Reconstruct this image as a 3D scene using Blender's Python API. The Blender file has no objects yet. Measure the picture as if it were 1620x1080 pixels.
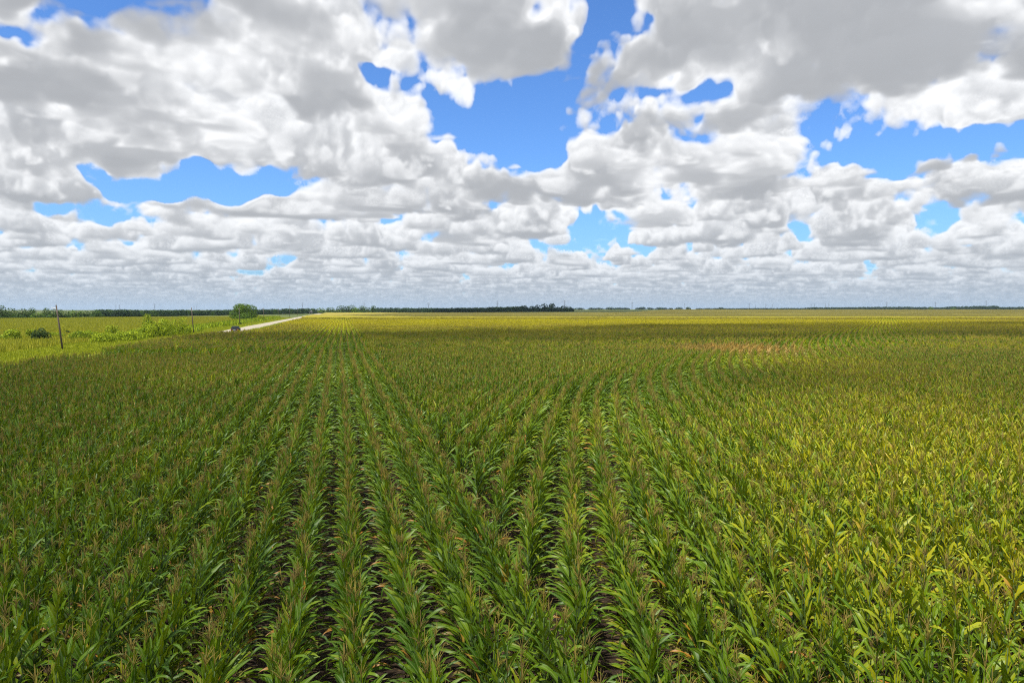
# ---------------------------------------------------------------- camera
import bpy, bmesh, math, random
import time
import numpy as np
from concurrent.futures import ThreadPoolExecutor
from mathutils import Vector, Matrix, noise as mnoise
D = bpy.data
SC = bpy.context.scene
COL = SC.collection
R = math.radians
PITCH = math.atan(52 / 1080.0)
CAM_H = 6.5
cam = D.objects.new('camera', D.cameras.new('camera'))
COL.objects.link(cam)
cam.data.sensor_width = 36.0
cam.data.lens = 24.0
cam.data.clip_start = 0.1
cam.data.clip_end = 30000.0
cam.location = (0, 0, CAM_H)
cam.rotation_euler = (math.pi / 2 - PITCH, 0, 0)
SC.camera = cam
SC.view_settings.view_transform = 'Standard'
SC.view_settings.look = 'None'
SC.view_settings.gamma = 1.0
SC.view_settings.exposure = 0.46
SC.view_settings.use_curve_mapping = False
SC.cycles.filter_width = 1.1
SC.cycles.use_denoising = False


# ---------------------------------------------------------------- node helper
class NT:
    """tiny expression builder for shader node trees"""
    def __init__(self, tree):
        self.t = tree

    def n(self, kind, **kw):
        nd = self.t.nodes.new(kind)
        for k, v in kw.items():
            setattr(nd, k, v)
        return nd

    def put(self, sock, v):
        if isinstance(v, S):
            self.t.links.new(v.s, sock)
        elif v is not None:
            if hasattr(sock.default_value, '__len__') and not hasattr(v, '__len__'):
                v = [v] * len(sock.default_value)
            if hasattr(v, '__len__') and hasattr(sock.default_value, '__len__') and len(v) == 3 and len(sock.default_value) == 4:
                v = (*v, 1.0)
            sock.default_value = v

    def m(self, op, a, b=None, c=None, clamp=False):
        nd = self.n('ShaderNodeMath', operation=op, use_clamp=clamp)
        for i, v in enumerate((a, b, c)):
            if v is not None:
                self.put(nd.inputs[i], v)
        return S(self, nd.outputs[0])

    def vm(self, op, a, b=None, scale=None):
        nd = self.n('ShaderNodeVectorMath', operation=op)
        self.put(nd.inputs[0], a)
        if b is not None:
            self.put(nd.inputs[1], b)
        if scale is not None:
            self.put(nd.inputs['Scale'], scale)
        return S(self, nd.outputs['Value' if op in ('DOT_PRODUCT', 'LENGTH', 'DISTANCE') else 'Vector'])

    def sep(self, v):
        nd = self.n('ShaderNodeSeparateXYZ')
        self.put(nd.inputs[0], v)
        return [S(self, o) for o in nd.outputs]

    def comb(self, x, y, z):
        nd = self.n('ShaderNodeCombineXYZ')
        for i, v in enumerate((x, y, z)):
            self.put(nd.inputs[i], v)
        return S(self, nd.outputs[0])

    def noise(self, vec, scale, detail=4.0, rough=0.5, lac=2.0, dist=0.0, color=False):
        nd = self.n('ShaderNodeTexNoise')
        self.put(nd.inputs['Vector'], vec)
        for k, v in (('Scale', scale), ('Detail', detail), ('Roughness', rough), ('Lacunarity', lac), ('Distortion', dist)):
            self.put(nd.inputs[k], v)
        return S(self, nd.outputs[1 if color else 0])

    def mix(self, f, a, b, blend='MIX'):
        nd = self.n('ShaderNodeMix', data_type='RGBA', blend_type=blend)
        self.put(nd.inputs[0], f)
        self.put(nd.inputs[6], a)
        self.put(nd.inputs[7], b)
        return S(self, nd.outputs[2])

    def smooth(self, v, lo, hi, a=0.0, b=1.0):
        nd = self.n('ShaderNodeMapRange', interpolation_type='SMOOTHSTEP')
        self.put(nd.inputs['Value'], v)
        nd.inputs['From Min'].default_value = lo
        nd.inputs['From Max'].default_value = hi
        nd.inputs['To Min'].default_value = a
        nd.inputs['To Max'].default_value = b
        return S(self, nd.outputs[0])


class S:
    def __init__(self, nt, sock):
        self.nt, self.s = nt, sock
    def __add__(self, o): return self.nt.m('ADD', self, o)
    __radd__ = __add__
    def __sub__(self, o): return self.nt.m('SUBTRACT', self, o)
    def __rsub__(self, o): return self.nt.m('SUBTRACT', o, self)
    def __mul__(self, o): return self.nt.m('MULTIPLY', self, o)
    __rmul__ = __mul__
    def __truediv__(self, o): return self.nt.m('DIVIDE', self, o)
    def __rtruediv__(self, o): return self.nt.m('DIVIDE', o, self)


# ---------------------------------------------------------------- sun and sky
SUN_EL, SUN_AZ = R(64), R(215)        # azimuth measured clockwise from +Y (view direction)
SUN = Vector((math.sin(SUN_AZ) * math.cos(SUN_EL), math.cos(SUN_AZ) * math.cos(SUN_EL), math.sin(SUN_EL)))
sun = D.objects.new('sun', D.lights.new('sun', 'SUN'))
COL.objects.link(sun)
sun.data.energy = 5.0
sun.data.angle = R(0.5)
sun.data.color = (1.0, 0.95, 0.86)
sun.rotation_euler = SUN.to_track_quat('Z', 'Y').to_euler()

world = D.worlds.new('World')
SC.world = world
world.use_nodes = True
wt = world.node_tree
wt.nodes.clear()
w = NT(wt)



# Cumulus deck: a density field ray-marched once, lit by the sun direction above, then used as the sky light.
SKY_W = 1800
P = {'tile': 5.6, 'zs': 1.0, 'off': (3.1, 7.7), 'thr': 0.09, 'fall': 0.4, 'fall1': 0.22, 'fine': 1.05, 'tile2': 1.8, 'tile3': 0.45, 'base': 0.07, 'dmax': 0.5, 'top': 1.0, 'sig': 44, 'maxstep': 0.2, 'tile4': 17.0, 'lowamp': 0.25, 'basevar': 0.12, 'fade2': 0.006, 'fade3': 0.018, 'warp': 0.12, 'gain': 3.4, 'a3': 0.75, 'cap': 0.14, 'reach': 0.3, 'bump': 0.7}
# (x, y, rx, ry, strength): more or less cloud around directions, in 1/1080 tangents about the view axis
SKY_BLOBS = [
    (300, 262, 160, 16, 0.12), (330, 330, 140, 14, 0.12), (150, 300, 60, 14, 0.1),
    (800, 215, 85, 60, -0.464), (930, 70, 55, 80, -0.522), (1105, 178, 75, 36, -0.464), (1525, 228, 130, 36, -0.522),
    (1385, 258, 40, 22, -0.29), (320, 292, 120, 24, -0.464), (180, 268, 70, 16, -0.348), (60, 72, 60, 22, -0.319),
    (130, 20, 60, 30, -0.29), (60, 5, 60, 14, -0.232), (960, 356, 60, 26, -0.29), (1275, 355, 22, 18, -0.232),
    (622, 118, 26, 16, -0.29), (1155, 5, 30, 16, -0.348), (820, 30, 40, 26, -0.29), (215, 340, 20, 18, -0.174),
    (100, 335, 18, 14, -0.174), (420, 385, 25, 10, -0.116), (770, 395, 20, 10, -0.116), (450, 40, 260, 80, 0.18),
    (190, 120, 120, 70, 0.162), (330, 205, 240, 45, 0.162), (560, 130, 120, 60, 0.108), (640, 260, 110, 50, 0.162),
    (990, 215, 70, 60, 0.216), (1010, 270, 120, 40, 0.144), (1350, 90, 250, 80, 0.18), (1090, 60, 80, 60, 0.126),
    (1200, 215, 75, 45, 0.18), (838, 95, 55, 42, 0.324), (830, 310, 100, 38, 0.18), (1230, 295, 160, 36, 0.144),
    (1500, 320, 170, 36, 0.144), (720, 60, 70, 60, 0.108), (1560, 120, 120, 50, 0.108), (100, 290, 90, 30, 0.072),
    (60, 200, 80, 30, 0.108), (1440, 262, 45, 16, 0.144), (250, 90, 200, 70, 0.2), (520, 40, 160, 60, 0.2),
    (480, 150, 120, 60, 0.15), (150, 150, 160, 70, 0.1), (1050, 230, 120, 70, 0.1), (700, 60, 80, 50, 0.1),
    (800, 205, 100, 70, -0.25), (945, 70, 60, 70, -0.3), (1100, 178, 70, 34, -0.15), (1540, 222, 110, 36, -0.3),
    (1410, 262, 50, 18, -0.25), (330, 288, 130, 22, -0.2), (190, 268, 70, 14, -0.2), (60, 40, 120, 60, 0.18),
    (965, 358, 55, 22, -0.2), (430, 385, 40, 12, -0.15), (100, 335, 25, 16, -0.2), (215, 345, 22, 18, -0.2),
    (820, 20, 60, 24, -0.2), (1275, 352, 22, 20, -0.2), (600, 330, 80, 10, -0.1), (1280, 130, 200, 50, -0.04),
]


def value_noise_volume(n, cells, rng):
    """tileable Perlin gradient noise on an n^3 grid with the given number of cells"""
    g = rng.normal(size=(cells, cells, cells, 3)).astype(np.float32)
    g /= np.linalg.norm(g, axis=-1, keepdims=True)
    t = np.arange(n, dtype=np.float32) * cells / n
    i0 = np.floor(t).astype(int)
    f = t - i0
    i1 = (i0 + 1) % cells
    s = f * f * f * (f * (f * 6 - 15) + 10)
    out = 0
    for a, (ia, fa, wa) in enumerate(((i0, f, 1 - s), (i1, f - 1, s))):
        for b, (ib, fb, wb) in enumerate(((i0, f, 1 - s), (i1, f - 1, s))):
            for c, (ic, fc, wc) in enumerate(((i0, f, 1 - s), (i1, f - 1, s))):
                gg = g[np.ix_(ia, ib, ic)]
                dot = gg[..., 0] * fa[:, None, None] + gg[..., 1] * fb[None, :, None] + gg[..., 2] * fc[None, None, :]
                out = out + dot * (wa[:, None, None] * wb[None, :, None] * wc[None, None, :])
    return out

def worley_volume(n, cells, rng):
    pts = rng.random((cells, cells, cells, 3)).astype(np.float32)
    t = np.arange(n, dtype=np.float32) * cells / n
    i0 = np.floor(t).astype(int)
    f = t - i0
    best = np.full((n, n, n), 9.0, np.float32)
    for a in (-1, 0, 1):
        for b in (-1, 0, 1):
            for c in (-1, 0, 1):
                p = pts[np.ix_((i0 + a) % cells, (i0 + b) % cells, (i0 + c) % cells)]
                d = (p[..., 0] + a - f[:, None, None]) ** 2 + (p[..., 1] + b - f[None, :, None]) ** 2 + (p[..., 2] + c - f[None, None, :]) ** 2
                np.minimum(best, d, out=best)
    return 1.0 - np.sqrt(best)

class CloudField:
    def __init__(self, seed=5):
        r = np.random.default_rng(seed)
        n = 96
        self.n = n
        pe = sum(value_noise_volume(n, c, r) * a for c, a in ((6, 1.0), (12, 0.5), (24, 0.25)))
        wo = sum(worley_volume(n, c, r) * a for c, a in ((8, 0.6), (16, 0.3), (32, 0.15)))
        self.big = (pe * 0.9 + (wo - wo.mean()) * 0.62).astype(np.float32).ravel()
        dt = sum(worley_volume(n, c, r) * a for c, a in ((6, 0.6), (12, 0.32), (24, 0.18)))
        dt = dt - dt.mean() + 0.5 * value_noise_volume(n, 16, r)
        self.det = dt.astype(np.float32).ravel()

    def tri(self, vol, x, y, z):
        n = self.n
        x0 = np.floor(x); y0 = np.floor(y); z0 = np.floor(z)
        fx = x - x0; fy = y - y0; fz = z - z0
        xi = x0.astype(np.int32) % n; yi = y0.astype(np.int32) % n; zi = z0.astype(np.int32) % n
        xj = (xi + 1) % n * (n * n); yj = (yi + 1) % n * n; zj = (zi + 1) % n
        xi = xi * (n * n); yi = yi * n
        a = vol[xi + yi + zi]; a += (vol[xi + yi + zj] - a) * fz
        b = vol[xi + yj + zi]; b += (vol[xi + yj + zj] - b) * fz
        a += (b - a) * fy
        c = vol[xj + yi + zi]; c += (vol[xj + yi + zj] - c) * fz
        d = vol[xj + yj + zi]; d += (vol[xj + yj + zj] - d) * fz
        c += (d - c) * fy
        a += (c - a) * fx
        return a

    def density(self, x, y, z, cov, fine=True):
        """z is the height above the ground with the cloud base at 1.0"""
        n = self.n
        k = n / P['tile']
        h = z - 1.0
        ox, oy = P['off']
        u = x * 0.8290 + y * 0.5592 + ox
        v = y * 0.8290 - x * 0.5592 + oy
        k4 = n / P['tile4']
        low = self.tri(self.big, v * k4 + 11.0, u * k4 + 40.0, z * 0.0 + 5.0)
        # bend the lookups far out so the tiles never line up towards the horizon
        u = u + 0.9 * low + 0.35 * np.sin(v * 0.23 + 1.0) * np.minimum(np.abs(v) * 0.1, 4.0)
        v = v - 0.7 * low + 0.35 * np.sin(u * 0.31) * np.minimum(np.abs(u) * 0.1, 4.0)
        d = self.tri(self.big, u * k, v * k, z * k * P['zs'])
        d += P['lowamp'] * low
        h = h - P['basevar'] * low
        d += cov
        d -= P['thr'] + P['fall'] * h * h + P['fall1'] * h
        d = np.minimum(d, P['cap'])
        hb = h
        if fine:
            idx = np.nonzero(d > -P['reach'])[0]
            k2 = n / P['tile2']
            u, v, zz = u[idx], v[idx], z[idx]
            s2 = u * u + v * v
            e = self.tri(self.det, u * k2, v * k2, zz * k2) * (1.0 / (1.0 + (s2 * P['fade2']) ** 2))
            k3 = n / P['tile3']
            e3 = self.tri(self.det, v * k3, u * k3, zz * k3) * (1.0 / (1.0 + (s2 * P['fade3']) ** 2))
            e += P['a3'] * e3
            d[idx] += e * P['fine']
            hb = h.copy()
            hb[idx] += e * P['bump']
        base = np.clip(hb / P['base'], 0, 1)
        d = np.minimum(d * P['gain'], P['dmax']) * base
        return np.maximum(d, 0)

    def march(self, dirs, cov, sun, nstep=56, seed=1):
        """returns sun-lit, ambient and alpha for every direction"""
        m = len(dirs)
        rg = np.random.default_rng(seed)
        lit = np.zeros(m, np.float32); amb = np.zeros(m, np.float32); tr = np.ones(m, np.float32)
        T = P['top']
        zc = np.maximum(dirs[:, 2], 0.006)
        jit = rg.random(m).astype(np.float32)
        sx, sy, sz = sun
        for i in range(nstep):
            act = np.nonzero(tr > 0.012)[0]
            if len(act) == 0:
                break
            t0 = ((i + jit[act]) / nstep)
            h = T * t0 ** 1.25
            dh = T * 1.25 * t0 ** 0.25 / nstep
            s = (1.0 + h) / zc[act]
            dx, dy = dirs[act, 0], dirs[act, 1]
            x = dx * s; y = dy * s; z = 1.0 + h
            c = cov[act]
            rho = self.density(x, y, z, c)
            hit = np.nonzero(rho > 0)[0]
            if len(hit) == 0:
                continue
            ai = act[hit]
            x, y, z, c, rho, hh = x[hit], y[hit], z[hit], c[hit], rho[hit], h[hit]
            ds = np.minimum(dh[hit] / zc[ai], P['maxstep'])
            tau_s = 0
            for q, (l0, w0) in enumerate(((0.03, 0.05), (0.09, 0.08), (0.2, 0.14), (0.38, 0.2))):
                tau_s = tau_s + self.density(x + sx * l0, y + sy * l0, z + sz * l0, c, fine=(q < 2)) * w0
            tau_s = tau_s * P['sig']
            L = 0.55 * np.exp(-tau_s) + 0.32 * np.exp(-tau_s * 0.3) + 0.13 * np.exp(-tau_s * 0.08)
            powder = 1.0 - 0.5 * np.exp(-rho * P['sig'] * 0.1)
            A = 0.80 + 0.20 * np.clip(hh / 0.45, 0, 1)
            a = 1.0 - np.exp(-rho * P['sig'] * ds)
            wgt = tr[ai] * a
            lit[ai] += wgt * L * powder
            amb[ai] += wgt * A
            tr[ai] *= 1.0 - a
        al = 1.0 - tr
        g = np.maximum(al, 1e-3)
        return lit / g, amb / g, al

def coverage(A, E, field, dirs):
    """A, E: tangents of azimuth / elevation"""
    cov = np.zeros(len(A), np.float32)
    k = 96 / 1.2
    wx = field.tri(field.det, dirs[:, 0] * k, dirs[:, 1] * k, dirs[:, 2] * k)
    wy = field.tri(field.det, dirs[:, 0] * k + 31, dirs[:, 1] * k + 7, dirs[:, 2] * k + 50)
    k = 96 / 0.37
    vx = field.tri(field.det, dirs[:, 2] * k + 9, dirs[:, 0] * k, dirs[:, 1] * k + 3)
    vy = field.tri(field.det, dirs[:, 1] * k + 60, dirs[:, 2] * k, dirs[:, 0] * k + 21)
    A = A + (wx + 0.45 * vx) * P['warp']
    E = E + (wy + 0.45 * vy) * P['warp'] * .7
    for px, py, rx, ry, amp in SKY_BLOBS:
        a0, e0 = (px - 810) / 1080, (488 - py) / 1080
        cov += amp * np.exp(-(((A - a0) * 1080 / rx) ** 2 + ((E - e0) * 1080 / ry) ** 2))
    return cov

def cloud_image(field, az, el, sun, nstep):
    """az, el: 1-D arrays (radians) -> (rows, cols, 4): sunlit, ambient, 0, alpha"""
    def row(k):
        e = el[k:k + 8]
        a, ee = np.meshgrid(az, e)
        a = a.ravel(); ee = ee.ravel()
        d = np.stack([np.sin(a) * np.cos(ee), np.cos(a) * np.cos(ee), np.sin(ee)], 1).astype(np.float32)
        A = np.where(np.abs(a) < 1.3, np.tan(np.clip(a, -1.3, 1.3)), 9.0 * np.sign(a))
        E = np.tan(np.minimum(ee, 1.4)) / np.maximum(np.cos(np.clip(a,-1.3,1.3)), 0.2)
        cov = coverage(A.astype(np.float32), E.astype(np.float32), field, d)
        l, m, al = field.march(d, cov, sun, nstep, seed=k)
        return np.stack([l, m, al], 1).reshape(len(e), len(az), 3)
    with ThreadPoolExecutor(4) as ex:
        return np.concatenate(list(ex.map(row, range(0, len(el), 8))), 0)


def bake(name, field, a0, a1, e0, e1, wpx, hpx, nstep):
    az = a0 + (np.arange(wpx) + 0.5) / wpx * (a1 - a0)
    el = e0 + (np.arange(hpx) + 0.5) / hpx * (e1 - e0)
    im = cloud_image(field, az, el, tuple(SUN), nstep)
    for ax in (0, 1):                      # even out the march's random starts
        q = np.pad(im, [(1, 1) if k == ax else (0, 0) for k in range(3)], mode='edge')
        im = 0.5 * im + 0.25 * (np.take(q, range(0, im.shape[ax]), ax) + np.take(q, range(2, im.shape[ax] + 2), ax))
    buf = np.ones((hpx, wpx, 4), np.float32)
    buf[..., :3] = im
    img = D.images.new(name, wpx, hpx, alpha=False, float_buffer=True)
    img.colorspace_settings.name = 'Non-Color'
    img.pixels.foreach_set(buf.ravel())
    img.update()
    return img


SKY_STR, CLOUD_STR = 0.122, 1.0
SKY_TINT = (0.50, 0.77, 1.14)
def build_world():
    t0 = time.time()
    field = CloudField(5)
    fa, fe = 0.82, 0.56
    front = bake('cloud_front', field, -fa, fa, 0.0, fe, SKY_W, int(SKY_W * 0.34), 80)
    dome = bake('cloud_dome', field, -math.pi, math.pi, 0.0, math.pi / 2, 320, 80, 40)
    print('sky', round(time.time() - t0, 1), 's')
    tc = w.n('ShaderNodeTexCoord')
    d = S(w, tc.outputs['Generated'])
    x, y, z = w.sep(d)
    hor = w.m('MAXIMUM', w.m('SQRT', x * x + y * y), 0.0001)
    az = w.m('ARCTAN2', x, y)
    el = w.m('ARCTAN2', z, hor)
    el0 = w.m('MAXIMUM', el, 0.002)

    def look(img, u, v, interp):
        nd = w.n('ShaderNodeTexImage', image=img, interpolation=interp, extension='EXTEND')
        w.put(nd.inputs[0], w.comb(u, v, 0.0))
        return S(w, nd.outputs[0])
    c1 = look(front, (az + fa) * (0.5 / fa), el0 * (1.0 / fe), 'Linear')
    c2 = look(dome, (az + math.pi) * (0.5 / math.pi), el0 * (2.0 / math.pi), 'Linear')
    aa = w.m('ABSOLUTE', az)
    k = w.smooth(aa, fa - 0.06, fa - 0.01, 1.0, 0.0) * w.smooth(el, fe - 0.05, fe - 0.01, 1.0, 0.0)
    lit, amb, alpha = w.sep(w.mix(k, c2, c1))
    ccol = w.vm('ADD', w.vm('SCALE', LIT_COL, scale=lit), w.vm('SCALE', AMB_COL, scale=amb))
    E = w.m('MAXIMUM', z, 0.0)
    hz = w.m('EXPONENT', E * -24.0)
    ccol = w.mix(hz * 0.8, ccol, HAZE_COL)
    sky = w.n('ShaderNodeTexSky', sky_type='NISHITA', sun_disc=False)
    sky.sun_elevation, sky.sun_rotation = SUN_EL, SUN_AZ
    sky.air_density, sky.dust_density, sky.ozone_density = 1.0, 0.35, 2.2
    scol = w.mix(1.0, S(w, sky.outputs[0]), SKY_TINT, 'MULTIPLY')
    b1 = w.n('ShaderNodeBackground')
    w.put(b1.inputs[0], scol)
    b1.inputs[1].default_value = SKY_STR
    b2 = w.n('ShaderNodeBackground')
    w.put(b2.inputs[0], ccol)
    b2.inputs[1].default_value = CLOUD_STR
    mx = w.n('ShaderNodeMixShader')
    w.put(mx.inputs[0], w.m('MAXIMUM', alpha, hz * 0.9))
    wt.links.new(b1.outputs[0], mx.inputs[1])
    wt.links.new(b2.outputs[0], mx.inputs[2])
    out = w.n('ShaderNodeOutputWorld')
    wt.links.new(mx.outputs[0], out.inputs[0])


LIT_COL, AMB_COL, HAZE_COL = (0.57, 0.565, 0.555), (0.362, 0.377, 0.40), (0.285, 0.39, 0.515)
build_world()


# ---------------------------------------------------------------- general helpers
RNG = random.Random(11)
NR = np.random.default_rng(23)
HEAD = R(-13.8)                                   # heading of the straight rows and of the road
RD = Vector((math.sin(HEAD), math.cos(HEAD), 0))  # along the road
RP = Vector((RD.y, -RD.x, 0))                     # to the right of it


def sstep(x, a, b):
    t = min(1.0, max(0.0, (x - a) / (b - a)))
    return t * t * (3 - 2 * t)


def ground_z(x, y):
    # a long gentle rise to the right, then the land falls away beyond the far woods
    return 2.7 * sstep(y, 400, 1600) * sstep(x, -250, 450) - 22.0 * sstep(y, 2700, 9000)


def ground_z_np(x, y):
    a = np.clip((y - 400) / 1200, 0, 1)
    b = np.clip((x + 250) / 700, 0, 1)
    return 2.7 * a * a * (3 - 2 * a) * b * b * (3 - 2 * b)


def at_dist(px, dist):
    """ground point seen in the direction of column px, dist metres ahead"""
    x = (px - 810) / 1080.0 * dist
    return Vector((x, dist, ground_z(x, dist)))


def along(u, s):
    """point u metres right of the line through the camera along the road, s metres on"""
    p = RP * u + RD * s
    return Vector((p.x, p.y, ground_z(p.x, p.y)))


def obj(name, mesh, mats=None, parent=None, loc=None):
    o = D.objects.new(name, mesh)
    COL.objects.link(o)
    if mats:
        for m in (mats if isinstance(mats, (list, tuple)) else [mats]):
            mesh.materials.append(m)
    if parent:
        o.parent = parent
    if loc is not None:
        o.location = loc
    return o


def empty(name, loc, rz=0.0):
    o = D.objects.new(name, None)
    o.empty_display_size = 0.3
    COL.objects.link(o)
    o.location = loc
    o.rotation_euler = (0, 0, rz)
    return o


def tag(o, label=None, cat=None, group=None, kind=None):
    if label: o['label'] = label
    if cat: o['category'] = cat
    if group: o['group'] = group
    if kind: o['kind'] = kind
    return o


def copy_tree(o):
    c = o.copy()
    COL.objects.link(c)
    for ch in list(o.children):
        d = ch.copy()
        COL.objects.link(d)
        d.parent = c
        for g in ch.children:
            e = g.copy()
            COL.objects.link(e)
            e.parent = d
    return c


class MB:
    """collects vertices and faces of one mesh"""
    def __init__(self):
        self.v, self.f, self.mi, self.c = [], [], [], []

    def add(self, vs, fs, mi=0, col=(0, 0, 0)):
        b = len(self.v)
        self.v += [tuple(p) for p in vs]
        self.f += [tuple(i + b for i in f) for f in fs]
        self.mi += [mi] * len(fs)
        if col and hasattr(col[0], '__len__'):
            self.c += list(col)
        else:
            self.c += [col] * len(vs)

    def tube(self, pts, rad, n=6, mi=0, col=(0, 0, 0), cap=True):
        vs, fs = [], []
        pts = [Vector(p) for p in pts]
        for i, p in enumerate(pts):
            t = (pts[min(i + 1, len(pts) - 1)] - pts[max(i - 1, 0)]).normalized()
            a = t.cross(Vector((0.31, 0.95, 0.07)))
            if a.length < 1e-3: a = t.cross(Vector((1, 0, 0)))
            a.normalize()
            b = t.cross(a)
            r = rad[i] if hasattr(rad, '__len__') else rad
            for k in range(n):
                q = 2 * math.pi * k / n
                vs.append(p + a * (r * math.cos(q)) + b * (r * math.sin(q)))
        for i in range(len(pts) - 1):
            for k in range(n):
                k2 = (k + 1) % n
                fs.append((i * n + k, i * n + k2, (i + 1) * n + k2, (i + 1) * n + k))
        if cap:
            fs.append(tuple(range(n - 1, -1, -1)))
            fs.append(tuple((len(pts) - 1) * n + k for k in range(n)))
        self.add(vs, fs, mi, col)

    def box(self, lo, hi, mi=0, col=(0, 0, 0)):
        x0, y0, z0 = lo
        x1, y1, z1 = hi
        vs = [(x0, y0, z0), (x1, y0, z0), (x1, y1, z0), (x0, y1, z0), (x0, y0, z1), (x1, y0, z1), (x1, y1, z1), (x0, y1, z1)]
        self.add(vs, [(3, 2, 1, 0), (4, 5, 6, 7), (0, 1, 5, 4), (1, 2, 6, 5), (2, 3, 7, 6), (3, 0, 4, 7)], mi, col)

    def bar(self, a, b, wdt, mi=0, col=(0, 0, 0)):
        self.tube([a, b], wdt * 0.5, 4, mi, col)

    def mesh(self, name, smooth=False, cols=False):
        m = D.meshes.new(name)
        m.from_pydata(self.v, [], self.f)
        m.polygons.foreach_set('material_index', self.mi)
        if smooth:
            m.polygons.foreach_set('use_smooth', [True] * len(self.f))
        if cols:
            at = m.color_attributes.new('leafcol', 'FLOAT_COLOR', 'POINT')
            at.data.foreach_set('color', [k for c in self.c for k in (*c, 1.0)])
        m.update()
        return m

    def build(self, name, mats, parent=None, loc=None, smooth=False, cols=False):
        return obj(name, self.mesh(name, smooth, cols), mats, parent, loc)


# ---------------------------------------------------------------- materials
def new_mat(name):
    m = D.materials.new(name)
    m.use_nodes = True
    m.node_tree.nodes.clear()
    return m, NT(m.node_tree)


def finish(m, nt, col, rough=0.6, spec=0.3, transl=0.0, tcol=None, bump=None, metal=0.0, coat=0.0):
    pb = nt.n('ShaderNodeBsdfPrincipled')
    nt.put(pb.inputs['Base Color'], col)
    nt.put(pb.inputs['Roughness'], rough)
    pb.inputs['Specular IOR Level'].default_value = spec
    pb.inputs['Metallic'].default_value = metal
    pb.inputs['Coat Weight'].default_value = coat
    if bump is not None:
        b = nt.n('ShaderNodeBump')
        b.inputs['Strength'].default_value = bump[1]
        b.inputs['Distance'].default_value = bump[2]
        nt.put(b.inputs['Height'], bump[0])
        nt.t.links.new(b.outputs[0], pb.inputs['Normal'])
    out = nt.n('ShaderNodeOutputMaterial')
    if transl:
        tl = nt.n('ShaderNodeBsdfTranslucent')
        nt.put(tl.inputs[0], tcol if tcol is not None else col)
        mx = nt.n('ShaderNodeMixShader')
        mx.inputs[0].default_value = transl
        nt.t.links.new(pb.outputs[0], mx.inputs[1])
        nt.t.links.new(tl.outputs[0], mx.inputs[2])
        nt.t.links.new(mx.outputs[0], out.inputs[0])
    else:
        nt.t.links.new(pb.outputs[0], out.inputs[0])
    return m


def plain(name, col, rough=0.6, spec=0.3, metal=0.0, coat=0.0, var=0.25, scale=3.0):
    m, nt = new_mat(name)
    tc = nt.n('ShaderNodeTexCoord')
    nz = nt.noise(S(nt, tc.outputs['Object']), scale, 4.0, 0.6)
    c = nt.mix(nt.smooth(nz, 0.3, 0.7), tuple(k * (1 - var) for k in col), tuple(min(1, k * (1 + var)) for k in col))
    return finish(m, nt, c, rough, spec, metal=metal, coat=coat)


def wpos(nt):
    return S(nt, nt.n('ShaderNodeNewGeometry').outputs['Position'])


def inst_random(nt):
    return S(nt, nt.n('ShaderNodeObjectInfo').outputs['Random'])


def patch(nt, x, y, cx, cy, rx, ry):
    dx = (x - cx) * (1.0 / rx)
    dy = (y - cy) * (1.0 / ry)
    return nt.m('EXPONENT', (dx * dx + dy * dy) * -1.0)


def corn_fields(nt):
    """yellow (hungry plants, and sunlight painted into the far band) and scorched patches of the crop by where the plant stands"""
    p = wpos(nt)
    x, y, z = nt.sep(p)
    p2 = nt.comb(x, y, 0.0)
    n1 = nt.noise(p2, 0.05, 3.0, 0.6)
    n2 = nt.noise(p2, 0.35, 3.0, 0.6)
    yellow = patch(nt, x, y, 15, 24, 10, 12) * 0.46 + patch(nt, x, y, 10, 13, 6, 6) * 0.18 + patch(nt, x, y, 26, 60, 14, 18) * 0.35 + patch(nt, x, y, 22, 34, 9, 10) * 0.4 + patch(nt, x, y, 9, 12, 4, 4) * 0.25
    yellow = yellow + patch(nt, x, y, 0, 250, 400, 120) * 0.95 + nt.smooth(n1, 0.42, 0.75) * 0.4 + (n2 - 0.5) * 0.5  # the wide far patch paints the sunlit band's yellow into the crop colour
    scorch = patch(nt, x, y, 29, 86, 11, 11) * 1.6 + patch(nt, x, y, -3, 21, 4, 6) * 0.25 + patch(nt, x, y, -2, 60, 30, 12) * 0.12
    return yellow, scorch + (n2 - 0.5) * 0.25


def mat_corn_leaf():
    m, nt = new_mat('corn_leaf')
    at = nt.n('ShaderNodeAttribute', attribute_name='leafcol')
    age, rnd, edge = nt.sep(S(nt, at.outputs['Vector']))
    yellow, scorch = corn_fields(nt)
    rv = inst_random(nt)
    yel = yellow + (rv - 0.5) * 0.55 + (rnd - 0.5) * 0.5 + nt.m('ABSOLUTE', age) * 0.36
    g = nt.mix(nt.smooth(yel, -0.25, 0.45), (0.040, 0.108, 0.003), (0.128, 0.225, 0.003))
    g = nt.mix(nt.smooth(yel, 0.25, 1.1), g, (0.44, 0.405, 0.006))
    dry = nt.m('MAXIMUM', age, 0.0) * 0.85 + scorch * 0.9 + (rnd - 0.5) * 0.35 + (rv - 0.5) * 0.15
    g = nt.mix(nt.smooth(dry, 0.55, 1.05), g, (0.28, 0.205, 0.065))
    g = nt.mix(nt.smooth(scorch + (rnd - 0.5) * 0.9 + (rv - 0.5) * 0.4, 0.75, 1.3, 0.0, 0.85), g, (0.48, 0.32, 0.075))
    g = nt.mix(nt.smooth(rnd + scorch * 0.12, 0.982, 0.998), g, (0.44, 0.19, 0.03))
    g = nt.mix(nt.smooth(edge, 0.0, 0.35, 0.55, 0.0), g, (0.24, 0.30, 0.08))
    return finish(m, nt, g, 0.42, 0.28, 0.23, nt.mix(0.5, g, (0.30, 0.36, 0.005)))


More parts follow.
